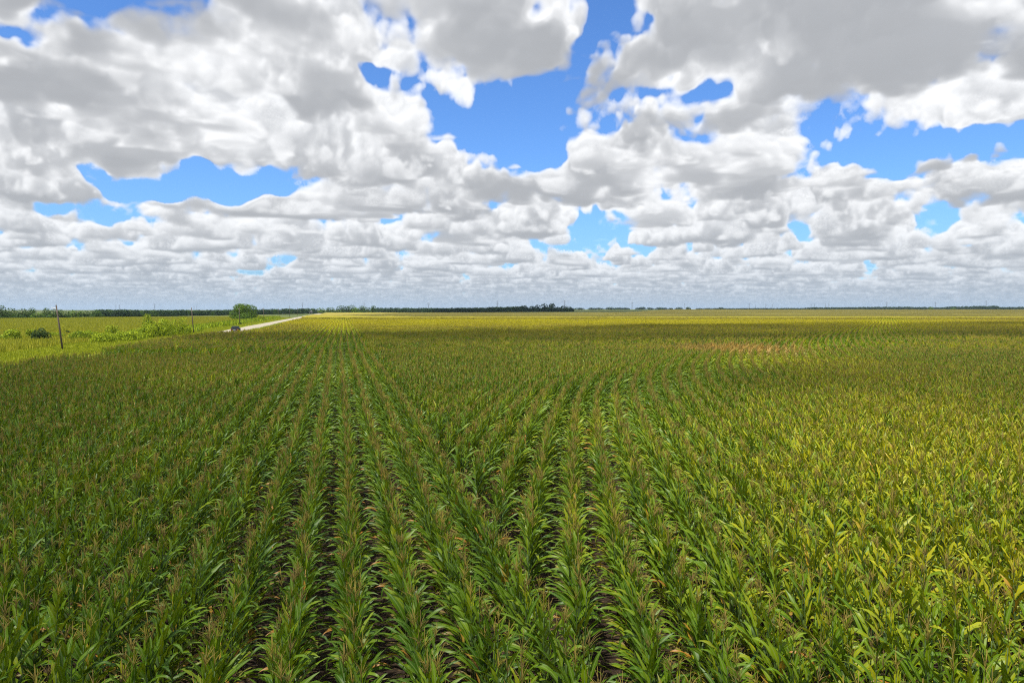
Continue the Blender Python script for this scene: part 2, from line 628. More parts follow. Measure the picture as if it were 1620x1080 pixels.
def mat_tassel():
    m, nt = new_mat('corn_tassel')
    rv = inst_random(nt)
    c = nt.mix(rv, (0.19, 0.135, 0.045), (0.30, 0.235, 0.04))
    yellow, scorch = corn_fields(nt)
    c = nt.mix(nt.smooth(yellow, 0.6, 1.15, 0.0, 0.8), c, (0.50, 0.45, 0.012))  # tassels take on the painted yellow of the sunlit band
    return finish(m, nt, c, 0.8, 0.1)


def mat_stalk():
    m, nt = new_mat('corn_stalk')
    x, y, z = nt.sep(wpos(nt))
    c = nt.mix(nt.smooth(z, 0.0, 0.9), (0.13, 0.085, 0.04), (0.075, 0.12, 0.03))
    return finish(m, nt, c, 0.5, 0.3)


def mat_canopy():
    """distant crop seen edge-on: tassels over leaves"""
    m, nt = new_mat('far_corn')
    p = wpos(nt)
    x, y, z = nt.sep(p)
    n1 = nt.noise(nt.comb(x * 0.01, y * 0.01, 0.0), 1.0, 4.0, 0.6)
    n2 = nt.noise(p, 0.6, 4.0, 0.7)
    c = nt.mix(nt.smooth(n1, 0.35, 0.65), (0.25, 0.205, 0.045), (0.33, 0.275, 0.055))
    c = nt.mix(nt.smooth(n2, 0.35, 0.7), c, (0.20, 0.18, 0.03))
    c = nt.mix(nt.smooth(y + (n1 - 0.5) * 160.0, 370.0, 470.0, 0.85, 0.0), c, (0.235, 0.215, 0.010))  # near strip of the sheet: sunlit band's yellow painted in, fading with distance
    return finish(m, nt, c, 0.9, 0.05, bump=(n2, 0.6, 0.5))


def mat_ground():
    m, nt = new_mat('earth_and_turf')
    p = wpos(nt)
    x, y, z = nt.sep(p)
    u = x * RP.x + y * RP.y
    fine = nt.noise(p, 6.0, 6.0, 0.65)
    mid = nt.noise(p, 0.5, 4.0, 0.6)
    big = nt.noise(nt.comb(x, y, 0.0), 0.02, 4.0, 0.6)
    soil = nt.mix(nt.smooth(fine, 0.35, 0.7), (0.020, 0.014, 0.010), (0.060, 0.042, 0.028))
    straw = nt.noise(nt.vm('MULTIPLY', p, (5.0, 22.0, 5.0)), 1.0, 3.0, 0.7, dist=1.5)
    soil = nt.mix(nt.smooth(straw, 0.56, 0.68), soil, (0.17, 0.105, 0.05))
    turf = nt.mix(nt.smooth(mid, 0.3, 0.7), (0.12, 0.18, 0.010), (0.24, 0.27, 0.02))
    turf = nt.mix(nt.smooth(fine, 0.4, 0.75), turf, (0.30, 0.28, 0.04))
    far = nt.mix(nt.smooth(big, 0.35, 0.65), (0.05, 0.08, 0.025), (0.13, 0.14, 0.04))
    turf = nt.mix(nt.smooth(y, 430.0, 520.0), turf, far)
    edge = u + (mid - 0.5) * 2.0
    c = nt.mix(nt.smooth(edge, -23.0, -21.5), turf, soil)
    c = nt.mix(nt.smooth(y, 800.0, 900.0), c, far)
    return finish(m, nt, c, 0.95, 0.1, bump=(fine, 0.6, 0.06))


def mat_road():
    m, nt = new_mat('caliche_road')
    p = wpos(nt)
    x, y, z = nt.sep(p)
    u = x * RP.x + y * RP.y + 31.3
    n = nt.noise(p, 1.2, 5.0, 0.65)
    c = nt.mix(nt.smooth(n, 0.3, 0.7), (0.25, 0.22, 0.165), (0.37, 0.33, 0.26))
    au = nt.m('ABSOLUTE', nt.m('ABSOLUTE', u) - 1.2)
    c = nt.mix(nt.smooth(au, 0.0, 0.5, 0.35, 0.0), c, (0.43, 0.39, 0.32))
    return finish(m, nt, c, 0.95, 0.1, bump=(n, 0.4, 0.05))


def mat_leafy(name, dark, light, trans=0.25):
    m, nt = new_mat(name)
    at = nt.n('ShaderNodeAttribute', attribute_name='leafcol')
    a, b, c3 = nt.sep(S(nt, at.outputs['Vector']))
    n = nt.noise(wpos(nt), 0.5, 3.0, 0.6)
    rv = inst_random(nt)
    c = nt.mix(nt.smooth(a * 0.7 + n * 0.5 + rv * 0.15, 0.2, 1.1), dark, light)
    return finish(m, nt, c, 0.6, 0.2, trans)


def mat_metal_far(name, col):
    return plain(name, col, 0.5, 0.4, 0.3)


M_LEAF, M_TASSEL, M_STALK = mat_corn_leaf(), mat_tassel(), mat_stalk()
M_CANOPY, M_GROUND, M_ROAD = mat_canopy(), mat_ground(), mat_road()
M_BARK = plain('bark', (0.06, 0.045, 0.03), 0.9, 0.1)
M_TREE = mat_leafy('tree_leaves', (0.022, 0.055, 0.008), (0.075, 0.14, 0.014))
M_OAK = mat_leafy('bright_tree_leaves', (0.020, 0.055, 0.004), (0.13, 0.225, 0.010), 0.16)
M_WOOD = mat_leafy('far_tree_leaves', (0.012, 0.035, 0.012), (0.035, 0.075, 0.016))
M_BUSH = mat_leafy('bush_leaves', (0.08, 0.15, 0.006), (0.40, 0.48, 0.014), 0.35)
M_DARKBUSH = mat_leafy('dark_bush_leaves', (0.02, 0.045, 0.01), (0.06, 0.11, 0.016))
M_TURF = mat_leafy('grass_blades', (0.17, 0.23, 0.008), (0.40, 0.42, 0.02), 0.35)
M_CROP = mat_leafy('ripe_crop', (0.20, 0.235, 0.010), (0.42, 0.395, 0.03), 0.3)
M_POLE = plain('weathered_pole_wood', (0.10, 0.08, 0.065), 0.9, 0.1)

# ---------------------------------------------------------------- clouds overhead
def mat_cloud(name, through):
    m, nt = new_mat(name)
    n = nt.noise(wpos(nt), 0.012, 6.0, 0.6)
    df = nt.n('ShaderNodeBsdfDiffuse')
    df.inputs[0].default_value = (0.92, 0.92, 0.92, 1)
    tl = nt.n('ShaderNodeBsdfTranslucent')
    tl.inputs[0].default_value = (0.92, 0.92, 0.92, 1)
    mx = nt.n('ShaderNodeMixShader')
    mx.inputs[0].default_value = 0.6
    nt.t.links.new(df.outputs[0], mx.inputs[1])
    nt.t.links.new(tl.outputs[0], mx.inputs[2])
    tp = nt.n('ShaderNodeBsdfTransparent')
    m2 = nt.n('ShaderNodeMixShader')
    nt.put(m2.inputs[0], nt.smooth(n, 0.3, 0.7, 1 - through * 0.6, 1 - through * 1.4))
    nt.t.links.new(tp.outputs[0], m2.inputs[1])
    nt.t.links.new(mx.outputs[0], m2.inputs[2])
    out = nt.n('ShaderNodeOutputMaterial')
    nt.t.links.new(m2.outputs[0], out.inputs[0])
    return m


def cloud(name, label, outline, alt, thick, through, seed, cell):
    """a flat-bottomed cumulus at altitude alt whose shadow falls on the given ground outline"""
    off = SUN * (alt / SUN.z)
    pts = np.array(outline, float)
    x0, y0 = pts.min(0) - 30
    x1, y1 = pts.max(0) + 30
    nx, ny = int((x1 - x0) / cell) + 1, int((y1 - y0) / cell) + 1
    X, Y = np.meshgrid(np.linspace(x0, x1, nx), np.linspace(y0, y1, ny))
    # signed distance to the outline (positive inside)
    dmin = np.full(X.shape, 1e9)
    inside = np.zeros(X.shape, bool)
    for i in range(len(pts)):
        ax, ay = pts[i]
        bx, by = pts[(i + 1) % len(pts)]
        ex, ey = bx - ax, by - ay
        t = np.clip(((X - ax) * ex + (Y - ay) * ey) / (ex * ex + ey * ey), 0, 1)
        dmin = np.minimum(dmin, np.hypot(X - ax - t * ex, Y - ay - t * ey))
        cross = ((ay > Y) != (by > Y)) & (X < (bx - ax) * (Y - ay) / ((by - ay) if by != ay else 1e-9) + ax)
        inside ^= cross
    sd = np.where(inside, dmin, -dmin)
    nz = np.array([mnoise.fractal(Vector((a * 0.035, b * 0.035, seed * 7.1)), 0.7, 2.0, 4) for a, b in zip(X.ravel(), Y.ravel())]).reshape(X.shape)
    sd = sd + nz * 9.0
    top = np.sqrt(np.maximum(sd, 0)) * thick / 6.0 * (1 + 0.5 * nz)
    bot = -np.sqrt(np.maximum(sd, 0)) * thick / 40.0
    idx = -np.ones(X.shape, int)
    keep = sd > 0
    vs, fs = [], []
    n_in = int(keep.sum())
    idx[keep] = np.arange(n_in)
    XX, YY = X[keep] + off.x, Y[keep] + off.y
    vs = [(a, b, alt + c) for a, b, c in zip(XX, YY, top[keep])] + [(a, b, alt + c - 1.0) for a, b, c in zip(XX, YY, bot[keep])]
    cnt = {}
    for j in range(ny - 1):
        for i in range(nx - 1):
            q = (idx[j, i], idx[j, i + 1], idx[j + 1, i + 1], idx[j + 1, i])
            if min(q) >= 0:
                q = tuple(int(k) for k in q)
                fs.append(q)
                fs.append(tuple(k + n_in for k in reversed(q)))
                for a, b in zip(q, q[1:] + q[:1]):
                    cnt[(a, b)] = 1
    for (a, b) in cnt:
        if (b, a) not in cnt:
            fs.append((b, a, a + n_in, b + n_in))
    m = D.meshes.new(name)
    m.from_pydata(vs, [], fs)
    m.polygons.foreach_set('use_smooth', [True] * len(fs))
    o = obj(name, m, mat_cloud(name, through))
    tag(o, label, 'cloud', kind='structure')
    return o


SHADE_NEAR = [(-70, -60), (-46, 40), (-60, 95), (-66, 135), (-34, 139), (-10, 150), (36, 200), (110, 232), (190, 248), (330, 262), (330, -60)]
SHADE_DARK = [(-66, 112), (-70, 136), (-34, 137), (-10, 149), (36, 199), (110, 231), (190, 247), (330, 262), (330, 140), (180, 120), (90, 118), (30, 105), (0, 96), (-34, 104)]
SHADE_FAR = [(-120, 400), (0, 362), (200, 372), (420, 365), (700, 400), (1400, 900), (1500, 1700), (-100, 1500), (-150, 800)]
cloud('cloud', 'thin cumulus overhead shading the near corn', SHADE_NEAR, 700, 12, 0.90, 1, 5)
cloud('cloud', 'dense cumulus edge shading the dark band of corn', SHADE_DARK, 760, 10, 0.68, 2, 4)
cloud('cloud', 'broken thin cumulus shading the far corn', SHADE_FAR, 900, 40, 0.5, 3, 30)

# ---------------------------------------------------------------- ground and road
def build_ground():
    ys = [-60, -20, 0, 8, 16, 30, 50, 80, 120, 170, 230, 300, 400, 480, 560, 650, 760, 900, 1050, 1200, 1400, 1600, 2000, 2600, 3200, 4000, 5000, 6200, 7500, 9000, 11000]
    xs = [-9000, -5000, -2800, -1500, -900, -600, -420, -320, -250, -200, -150, -100, -60, -30, 0, 30, 60, 100, 160, 230, 310, 400, 460, 600, 900, 1500, 2800, 5000, 9000]
    vs = [(x, y, ground_z(x, y)) for y in ys for x in xs]
    n = len(xs)
    fs = [(j * n + i, j * n + i + 1, (j + 1) * n + i + 1, (j + 1) * n + i) for j in range(len(ys) - 1) for i in range(n - 1)]
    m = D.meshes.new('ground')
    m.from_pydata(vs, [], fs)
    m.polygons.foreach_set('use_smooth', [True] * len(fs))
    tag(obj('ground', m, M_GROUND), kind='structure')


build_ground()


def build_road():
    vs, fs = [], []
    ss = list(range(135, 1000, 5))
    for s in ss:
        wob = 0.25 * math.sin(s * 0.13) + 0.15 * math.sin(s * 0.37 + 1)
        bend = 0.0 * sstep(-s, -165, -100)
        for u, dz in ((-34.6 + wob, 0.02), (-33.0, 0.09), (-31.3, 0.13), (-29.2, 0.09), (-27.2 - wob, 0.02)):
            p = along(u + bend, s)
            vs.append((p.x, p.y, p.z + dz))
    for i in range(len(ss) - 1):
        for k in range(4):
            a = i * 5 + k
            fs.append((a, a + 1, a + 6, a + 5))
    m = D.meshes.new('road')
    m.from_pydata(vs, [], fs)
    m.polygons.foreach_set('use_smooth', [True] * len(fs))
    tag(obj('road', m, M_ROAD), kind='structure')


build_road()

# ---------------------------------------------------------------- instancing for masses nobody could count
PROTO = {}
def proto_collection(name, meshes):
    c = D.collections.new(name)          # never linked to the scene
    for i, m in enumerate(meshes):
        c.objects.link(D.objects.new('%s_%03d' % (name, i), m))
    return c


def scatter(name, col, pts, rot, scl, var, base_mesh=None, mats=None):
    """one object whose points carry copies of the meshes of col"""
    n = len(pts)
    m = D.meshes.new(name)
    vs, fs = (base_mesh or ([], []))
    nb = len(vs)
    m.from_pydata([tuple(p) for p in pts] + list(vs), [], [tuple(i + n for i in f) for f in fs])
    def attr(nm, typ, key, data):
        a = m.attributes.new(nm, typ, 'POINT')
        a.data.foreach_set(key, np.ascontiguousarray(data).ravel())
    z3 = np.zeros((nb, 3), np.float32)
    attr('rot', 'FLOAT_VECTOR', 'vector', np.concatenate([rot.astype(np.float32), z3]))
    attr('scl', 'FLOAT_VECTOR', 'vector', np.concatenate([scl.astype(np.float32), z3]))
    attr('var', 'INT', 'value', np.concatenate([var, np.zeros(nb)]).astype(np.int32))
    attr('plant', 'BOOLEAN', 'value', np.concatenate([np.ones(n, bool), np.zeros(nb, bool)]))
    o = obj(name, m, mats)
    ng = D.node_groups.new(name, 'GeometryNodeTree')
    ng.interface.new_socket('Geometry', in_out='INPUT', socket_type='NodeSocketGeometry')
    ng.interface.new_socket('Geometry', in_out='OUTPUT', socket_type='NodeSocketGeometry')
    N, L = ng.nodes, ng.links
    gi, go = N.new('NodeGroupInput'), N.new('NodeGroupOutput')
    ip = N.new('GeometryNodeInstanceOnPoints')
    ci = N.new('GeometryNodeCollectionInfo')
    ci.inputs['Collection'].default_value = col
    ci.inputs['Separate Children'].default_value = True
    ci.inputs['Reset Children'].default_value = True
    def na(nm, typ):
        a = N.new('GeometryNodeInputNamedAttribute')
        a.data_type = typ
        a.inputs['Name'].default_value = nm
        return a.outputs[0]
    L.new(gi.outputs[0], ip.inputs['Points'])
    L.new(na('plant', 'BOOLEAN'), ip.inputs['Selection'])
    L.new(ci.outputs[0], ip.inputs['Instance'])
    ip.inputs['Pick Instance'].default_value = True
    L.new(na('var', 'INT'), ip.inputs['Instance Index'])
    e2r = N.new('FunctionNodeEulerToRotation')
    L.new(na('rot', 'FLOAT_VECTOR'), e2r.inputs[0])
    L.new(e2r.outputs[0], ip.inputs['Rotation'])
    L.new(na('scl', 'FLOAT_VECTOR'), ip.inputs['Scale'])
    if nb:
        jg = N.new('GeometryNodeJoinGeometry')
        L.new(gi.outputs[0], jg.inputs[0])
        L.new(ip.outputs[0], jg.inputs[0])
        L.new(jg.outputs[0], go.inputs[0])
    else:
        L.new(ip.outputs[0], go.inputs[0])
    md = o.modifiers.new('scatter', 'NODES')
    md.node_group = ng
    return o


# ---------------------------------------------------------------- corn plants
def leaf(mb, base, az, ang, length, width, droop, age, rnd, seg, fold=0.25, twist=0.0, across=3, mi=0):
    """a strap leaf leaving the stalk at ang from vertical and arching over"""
    out = Vector((math.cos(az), math.sin(az), 0))
    side = Vector((-math.sin(az), math.cos(az), 0))
    p = Vector(base)
    a = ang
    vs, cs, fs = [], [], []
    step = length / seg
    wav = rnd * 20
    for i in range(seg + 1):
        t = i / seg
        wd = width * (0.55 + 1.1 * t if t < 0.35 else 0.94 * (1 - ((t - 0.35) / 0.65) ** 1.8) + 0.0)
        wd = max(wd, 0.002)
        d = out * math.sin(a) + Vector((0, 0, math.cos(a)))
        up = Vector((0, 0, 1)) * math.sin(a) - out * math.cos(a)
        tw = twist * t
        sd = side * math.cos(tw) + up * math.sin(tw)
        nu = up * math.cos(tw) - side * math.sin(tw)
        w2 = wd * 0.5
        if across == 3:
            k = fold * (1 - 0.6 * t)
            wv = 0.010 * math.sin(wav + t * 17) * (1 if 0.1 < t < 0.9 else 0)
            vs += [p - sd * w2 + nu * (k * w2 + wv), p, p + sd * w2 + nu * (k * w2 - wv)]
            cs += [(age, rnd, 1.0), (age, rnd, 0.0), (age, rnd, 1.0)]
        else:
            vs += [p - sd * w2, p + sd * w2]
            cs += [(age, rnd, 0.6), (age, rnd, 0.6)]
        p = p + d * step
        a += droop * step * (0.25 + 1.5 * t)
        a = min(a, 3.0)
    n = across
    for i in range(seg):
        for k in range(n - 1):
            fs.append((i * n + k, i * n + k + 1, (i + 1) * n + k + 1, (i + 1) * n + k))
    mb.add(vs, fs, mi, cs)


def corn_leaves(mb, rr, h, nleaf, seg, across, mi=0, ox=(0, 0), lean=(0, 0), tall=1.0, fat=1.0):
    plane = rr.gauss(0, 0.6)                     # leaf plane: mostly across the row (row runs along +Y)
    for i in range(nleaf):
        t = i / (nleaf - 1)                       # 0 lowest .. 1 flag leaf
        z = h * (0.14 + 0.80 * t)
        az = plane + (math.pi if i % 2 else 0) + rr.gauss(0, 0.35)
        length = (0.42 + 0.31 * math.sin(math.pi * min(1, t * 1.05 + 0.10)) - 0.15 * max(0, t - 0.75) * 2.2) * rr.uniform(0.82, 1.15)
        ang = R(52) * (1 - t) ** 1.2 + R(15) * t + rr.gauss(0, 0.11)
        droop = (2.7 * (1 - t) + 0.55 * t) * rr.uniform(0.5, 1.6)
        if rr.random() < 0.2:
            droop *= 2.6
        age = max(0, 0.95 - t * 3.1) * rr.uniform(0.7, 1.3) - max(0, t - 0.45) * 1.1
        wd = (0.072 + 0.024 * math.sin(math.pi * t)) * rr.uniform(0.85, 1.1) * fat
        base = (ox[0] + lean[0] * z, ox[1] + lean[1] * z, z)
        leaf(mb, base, az, ang, length, wd, droop, age, rr.random(), seg, 0.35, rr.gauss(0, 0.7), across, mi)


def tassel_geo(mb, rr, h, top, n, sides, mi, ox=(0, 0), lean=(0, 0), rad=0.006):
    b = Vector((ox[0] + lean[0] * h, ox[1] + lean[1] * h, h))
    mb.tube([b, b + Vector((0.005, 0.0, (top - h) * 0.5)), b + Vector((0.012, 0.006, top - h))], [rad * 0.9, rad * 1.1, rad * 0.5], sides, mi)
    for k in range(n):
        a = rr.uniform(0, 2 * math.pi)
        s = rr.uniform(0.02, 0.28) * (top - h)
        ln = rr.uniform(0.12, 0.23)
        q = rr.uniform(0.25, 0.75)
        o = Vector((math.cos(a), math.sin(a), 0))
        p0 = b + Vector((0, 0, s + 0.06))
        p1 = p0 + o * (ln * 0.5 * math.sin(q)) + Vector((0, 0, ln * 0.5 * math.cos(q)))
        p2 = p1 + o * (ln * 0.5 * math.sin(q * 1.5)) + Vector((0, 0, ln * 0.5 * math.cos(q * 1.5)))
        mb.tube([p0, p1, p2], [rad * 0.7, rad, rad * 0.4], sides, mi, cap=False)


N_VAR, N_CLUMP = 16, 8
PLANT = []
def make_plants():
    for v in range(N_VAR):
        rr = random.Random(100 + v)
        h = rr.uniform(1.62, 1.84)
        top = h + rr.uniform(0.30, 0.42)
        lean = (rr.gauss(0, 0.022), rr.gauss(0, 0.04))
        st, lf, ts = MB(), MB(), MB()
        pts = [(lean[0] * z, lean[1] * z, z) for z in (-0.05, 0.3, 0.7, 1.1, 1.5, h)]
        st.tube(pts, [0.016, 0.015, 0.014, 0.012, 0.010, 0.006], 6)
        ez = rr.uniform(0.85, 1.05)                # the ear in its husk
        ea = rr.uniform(0, 6.28)
        eo = Vector((math.cos(ea), math.sin(ea), 0))
        b = Vector((lean[0] * ez, lean[1] * ez, ez)) + eo * 0.015
        st.tube([b, b + eo * 0.03 + Vector((0, 0, .06)), b + eo * .06 + Vector((0, 0, .14)), b + eo * .085 + Vector((0, 0, .22))], [.012, .026, .024, .008], 6)
        corn_leaves(lf, rr, h, rr.choice((11, 12, 13, 14, 15)), 8, 3, lean=lean)
        tassel_geo(ts, rr, h, top, rr.randint(5, 8), 3, 0, lean=lean, rad=0.0047)
        ms = [st.mesh('stalk', True), lf.mesh('leaves', True, True), ts.mesh('tassel', True)]
        for m, mt in zip(ms, (M_STALK, M_LEAF, M_TASSEL)):
            m.materials.append(mt)
        al = MB()
        for i, part in enumerate((st, lf, ts)):
            al.add(part.v, part.f, i, part.c)
        am = al.mesh('corn', True, True)
        for mt in (M_STALK, M_LEAF, M_TASSEL):
            am.materials.append(mt)
        PLANT.append((ms, am))
    clumps = []
    for v in range(N_CLUMP):
        rr = random.Random(300 + v)
        mb = MB()
        for k in range(8):
            h = rr.uniform(1.55, 1.85)
            ox = (rr.gauss(0, 0.02), -0.72 + 0.2 * k + rr.gauss(0, 0.03))
            corn_leaves(mb, rr, h, 9, 3, 2, mi=1, ox=ox, fat=1.25)
            tassel_geo(mb, rr, h, h + rr.uniform(0.26, 0.38), 3, 3, 2, ox=ox, rad=0.008)
        am = mb.mesh('corn_clump', True, True)
        for mt in (M_STALK, M_LEAF, M_TASSEL):
            am.materials.append(mt)
        clumps.append(am)
    return proto_collection('corn_kinds', [p[1] for p in PLANT] + clumps)


CORN_COL = make_plants()

SPACE, STEP = 0.965, 0.19
FULL_END, CLUMP_END = 78.0, 350.0


def field_edge(d):
    """left edge of the corn (metres right of the road axis through the camera) at distance d along it"""
    if d < 122: return -28.2
    if d < 140: return -28.2 + (d - 122) / 18 * 2.2
    if d < 150: return -26.0
    if d < 162: return -26.0 + (d - 150) / 12 * 8.0
    if d < 212: return -18.0
    if d < 240: return -18.0 - (d - 212) / 28 * 2.5
    if d < 360: return -20.5
    if d < 400: return -20.5 - (d - 360) / 40 * 4.0
    if d < 560: return -24.5
    return -20.5


def guide():
    pts, hd = [], []
    x, y = 0.93, 4.0
    ds = 0.05
    xs_ = [0, 8, 12, 16, 22, 30, 38, 45, 55, 65, 80, 120, 200]
    th_ = [1, 1.5, 3, 4.2, 5.5, 6.6, 8.6, 12, 15.5, 18.5, 22, 27, 29]
    th0 = R(1.0)
    x -= math.tan(R(3)) * 0
    n = int(560 / ds)
    X = np.zeros(n); Y = np.zeros(n); T = np.zeros(n)
    yy = -12.0
    xx = 0.93 - math.tan(R(1)) * 16
    for i in range(n):
        th = R(float(np.interp(yy, xs_, th_)))
        X[i], Y[i], T[i] = xx, yy, th
        xx += math.sin(th) * ds
        yy += math.cos(th) * ds
    return X, Y, T, ds


def in_view(x, y):
    return (y > 4.0) & (np.abs(x) < 0.84 * y + 7.0)


SEAM_K = 3
def seam_u(s):
    return 0.1 + SPACE * SEAM_K - 0.0001 * np.minimum(s, 80.0) ** 2


def corn_points():
    """every plant: x, y, row heading, row id (kind, number), along-row order"""
    full, clump = [], []
    rp, rd = np.array((RP.x, RP.y)), np.array((RD.x, RD.y))
    # straight rows beside the road
    for k in range(-90, SEAM_K + 1):
        for lo, hi, stp, dst in ((4.0, FULL_END, STEP, full), (FULL_END, CLUMP_END + 20, 1.6, clump)):
            s = np.arange(lo, hi, stp)
            s = s + NR.normal(0, 0.03, len(s)) + NR.uniform(0, stp)
            u = 0.1 + SPACE * k - 0.0001 * np.minimum(s, 80.0) ** 2
            edge = np.array([field_edge(q) for q in s])
            x = u * rp[0] + s * rd[0] + NR.normal(0, 0.025, len(s))
            y = u * rp[1] + s * rd[1]
            ok = in_view(x, y) & (u > edge)
            ok &= NR.random(len(s)) > 0.04
            if dst is full: ok &= y < FULL_END
            else: ok &= (y >= FULL_END) & (y < CLUMP_END)
            for q in np.nonzero(ok)[0]:
                dst.append((x[q], y[q], -HEAD, 0, k, s[q]))
    # curving rows on the right
    X, Y, T, ds = guide()
    for j in range(-330, 330):
        off = j * SPACE
        for lo, hi, stp, dst in ((0, 130, STEP, full), (60, 555, 1.6, clump)):
            s = np.arange(lo, hi, stp)
            s = np.clip(s + NR.normal(0, 0.03, len(s)) + NR.uniform(0, stp), 0, 555)
            i = (s / ds).astype(int)
            x = X[i] + off * np.cos(T[i])
            y = Y[i] - off * np.sin(T[i])
            # stepping along the guide bunches up on the inside of the bend: thin accordingly
            x = x + NR.normal(0, 0.025, len(s))
            u = x * rp[0] + y * rp[1]
            sl = x * rd[0] + y * rd[1]
            ok = in_view(x, y) & (u > seam_u(sl) + 0.75)
            ok &= NR.random(len(s)) > 0.04
            if dst is full: ok &= y < FULL_END
            else: ok &= (y >= FULL_END) & (y < CLUMP_END)
            for q in np.nonzero(ok)[0]:
                dst.append((x[q], y[q], -T[i[q]], 1, j, s[q]))
    return full, clump


def canopy_sheet():
    """the crop beyond the plants that can be told apart, to the end of the field"""
    ys = np.concatenate([np.arange(CLUMP_END - 3, 480, 4), np.arange(480, 820, 10), np.arange(820, 1700, 30), [1720, 1722]])
    vs, fs = [], []
    cols = 260
    for y in ys:
        xl = (RP.x * field_edge(y / RD.y) + RD.x * y / 1.0 * 1.0)
        xl = (field_edge(y) - y * RP.y) / RP.x
        xr = 0.84 * y + 20
        for i in range(cols):
            x = xl + (xr - xl) * i / (cols - 1)
            z = ground_z(x, y) + 1.80 + RNG.gauss(0, 0.10)
            if i == 0 or y > 1721:
                z = ground_z(x, y) + 0.02
            if i == 1:
                x = xl + 0.3
            vs.append((x, y + RNG.uniform(-1, 1), z))
    n = cols
    yy = [float(v) for v in ys]
    for j in range(len(ys) - 1):
        for i in range(n - 1):
            # on the left the field ends earlier, where the farther trees stand
            if yy[j] > 800 and vs[j * n + i][0] < 130 + (yy[j] - 800) * 0.3:
                continue
            fs.append((j * n + i, j * n + i + 1, (j + 1) * n + i + 1, (j + 1) * n + i))
    return vs, fs


ORD = ['first', 'second', 'third', 'fourth', 'fifth', 'sixth', 'seventh', 'eighth', 'ninth', 'tenth', 'eleventh', 'twelfth',
       'thirteenth', 'fourteenth', 'fifteenth', 'sixteenth', 'seventeenth', 'eighteenth', 'nineteenth', 'twentieth', 'twenty-first',
       'twenty-second', 'twenty-third', 'twenty-fourth', 'twenty-fifth', 'twenty-sixth', 'twenty-seventh', 'twenty-eighth',
       'twenty-ninth', 'thirtieth']


def build_corn():
    full, clump = corn_points()
    def shows(p):
        x, y = p[0], p[1]
        f = Vector((0, math.cos(PITCH), -math.sin(PITCH)))
        upv = Vector((0, math.sin(PITCH), math.cos(PITCH)))
        q = Vector((x, y, 1.75 - CAM_H))
        d = q.dot(f)
        return abs(q.x / d) < 0.75 and q.dot(upv) / d > -0.5
    cand = sorted([p for p in full if p[1] < 16 and shows(p)], key=lambda p: p[0] ** 2 + p[1] ** 2)
    near = cand[:300]
    chosen = set(id(p) for p in near)
    rest = [p for p in full if id(p) not in chosen]
    # the nearest plants, each a thing of its own
    rows = {}
    for p in near:
        rows.setdefault((p[3], p[4]), []).append(p)
    right_rows = sorted(k for k in rows if k[0] == 1)
    first_right = right_rows[0][1] if right_rows else 0
    protos = {}
    for key in sorted(rows):
        rows[key].sort(key=lambda p: p[5])
        if key[0] == 0:
            n = SEAM_K - key[1]
            where = 'straight row left of seam'
        else:
            n = key[1] - first_right + 1
            where = 'curving row right of seam'
        if key[0] == 0 and n == 0:
            rowtxt = 'in the seam row'
        else:
            rowtxt = '%s %s' % (ORD[n - 1], where)
        for i, p in enumerate(rows[key]):
            v = NR.integers(0, N_VAR)
            if v not in protos:
                r = empty('corn_plant', (0, 0, 0))
                for nm, ms in zip(('stalk', 'leaves', 'tassel'), PLANT[v][0]):
                    obj(nm, ms, None, r)
                protos[v] = r
                o = r
            else:
                o = copy_tree(protos[v])
            flip = math.pi if NR.random() < 0.5 else 0.0
            o.location = (p[0], p[1], ground_z(p[0], p[1]))
            o.rotation_euler = (NR.normal(0, 0.03), NR.normal(0, 0.03), p[2] + flip + NR.normal(0, 0.25))
            s = NR.uniform(0.90, 1.08)
            o.scale = (s, s, s)
            tag(o, 'green corn plant, %s from the bottom edge, %s' % (ORD[i], rowtxt), 'corn plant', 'corn plants nearest the camera')
    A = np.array([(p[0], p[1], p[2]) for p in rest])
    B = np.array([(p[0], p[1], p[2]) for p in clump])
    na, nb = len(A), len(B)
    P3 = np.concatenate([A, B])
    pts = np.stack([P3[:, 0], P3[:, 1], ground_z_np(P3[:, 0], P3[:, 1])], 1)
    rot = np.zeros((na + nb, 3))
    rot[:, :2] = NR.normal(0, 0.032, (na + nb, 2))
    rot[na:, :2] = 0
    rot[:, 2] = P3[:, 2] + np.where(NR.random(na + nb) < 0.5, math.pi, 0)
    rot[:na, 2] += NR.normal(0, 0.25, na)
    sc = NR.uniform(0.92, 1.07, na + nb) * np.where(NR.random(na + nb) < 0.06, NR.uniform(0.72, 0.9, na + nb), 1.0)
    # a patchy crop: growth varies slowly over the field
    gl = np.array([mnoise.noise(Vector((a * 0.06, b * 0.06, 3.3))) for a, b in P3[:, :2]])
    sc = sc * (1 + 0.07 * gl)
    scl = np.stack([sc, sc, sc], 1)
    var = np.concatenate([NR.integers(0, N_VAR, na), N_VAR + NR.integers(0, N_CLUMP, nb)])
    o = scatter('corn_field', CORN_COL, pts, rot, scl, var, canopy_sheet(), M_CANOPY)
    tag(o, 'wide green and yellow corn field running to the horizon', 'corn field', kind='stuff')
    print('corn plants', na, 'clumps', nb)


build_corn()

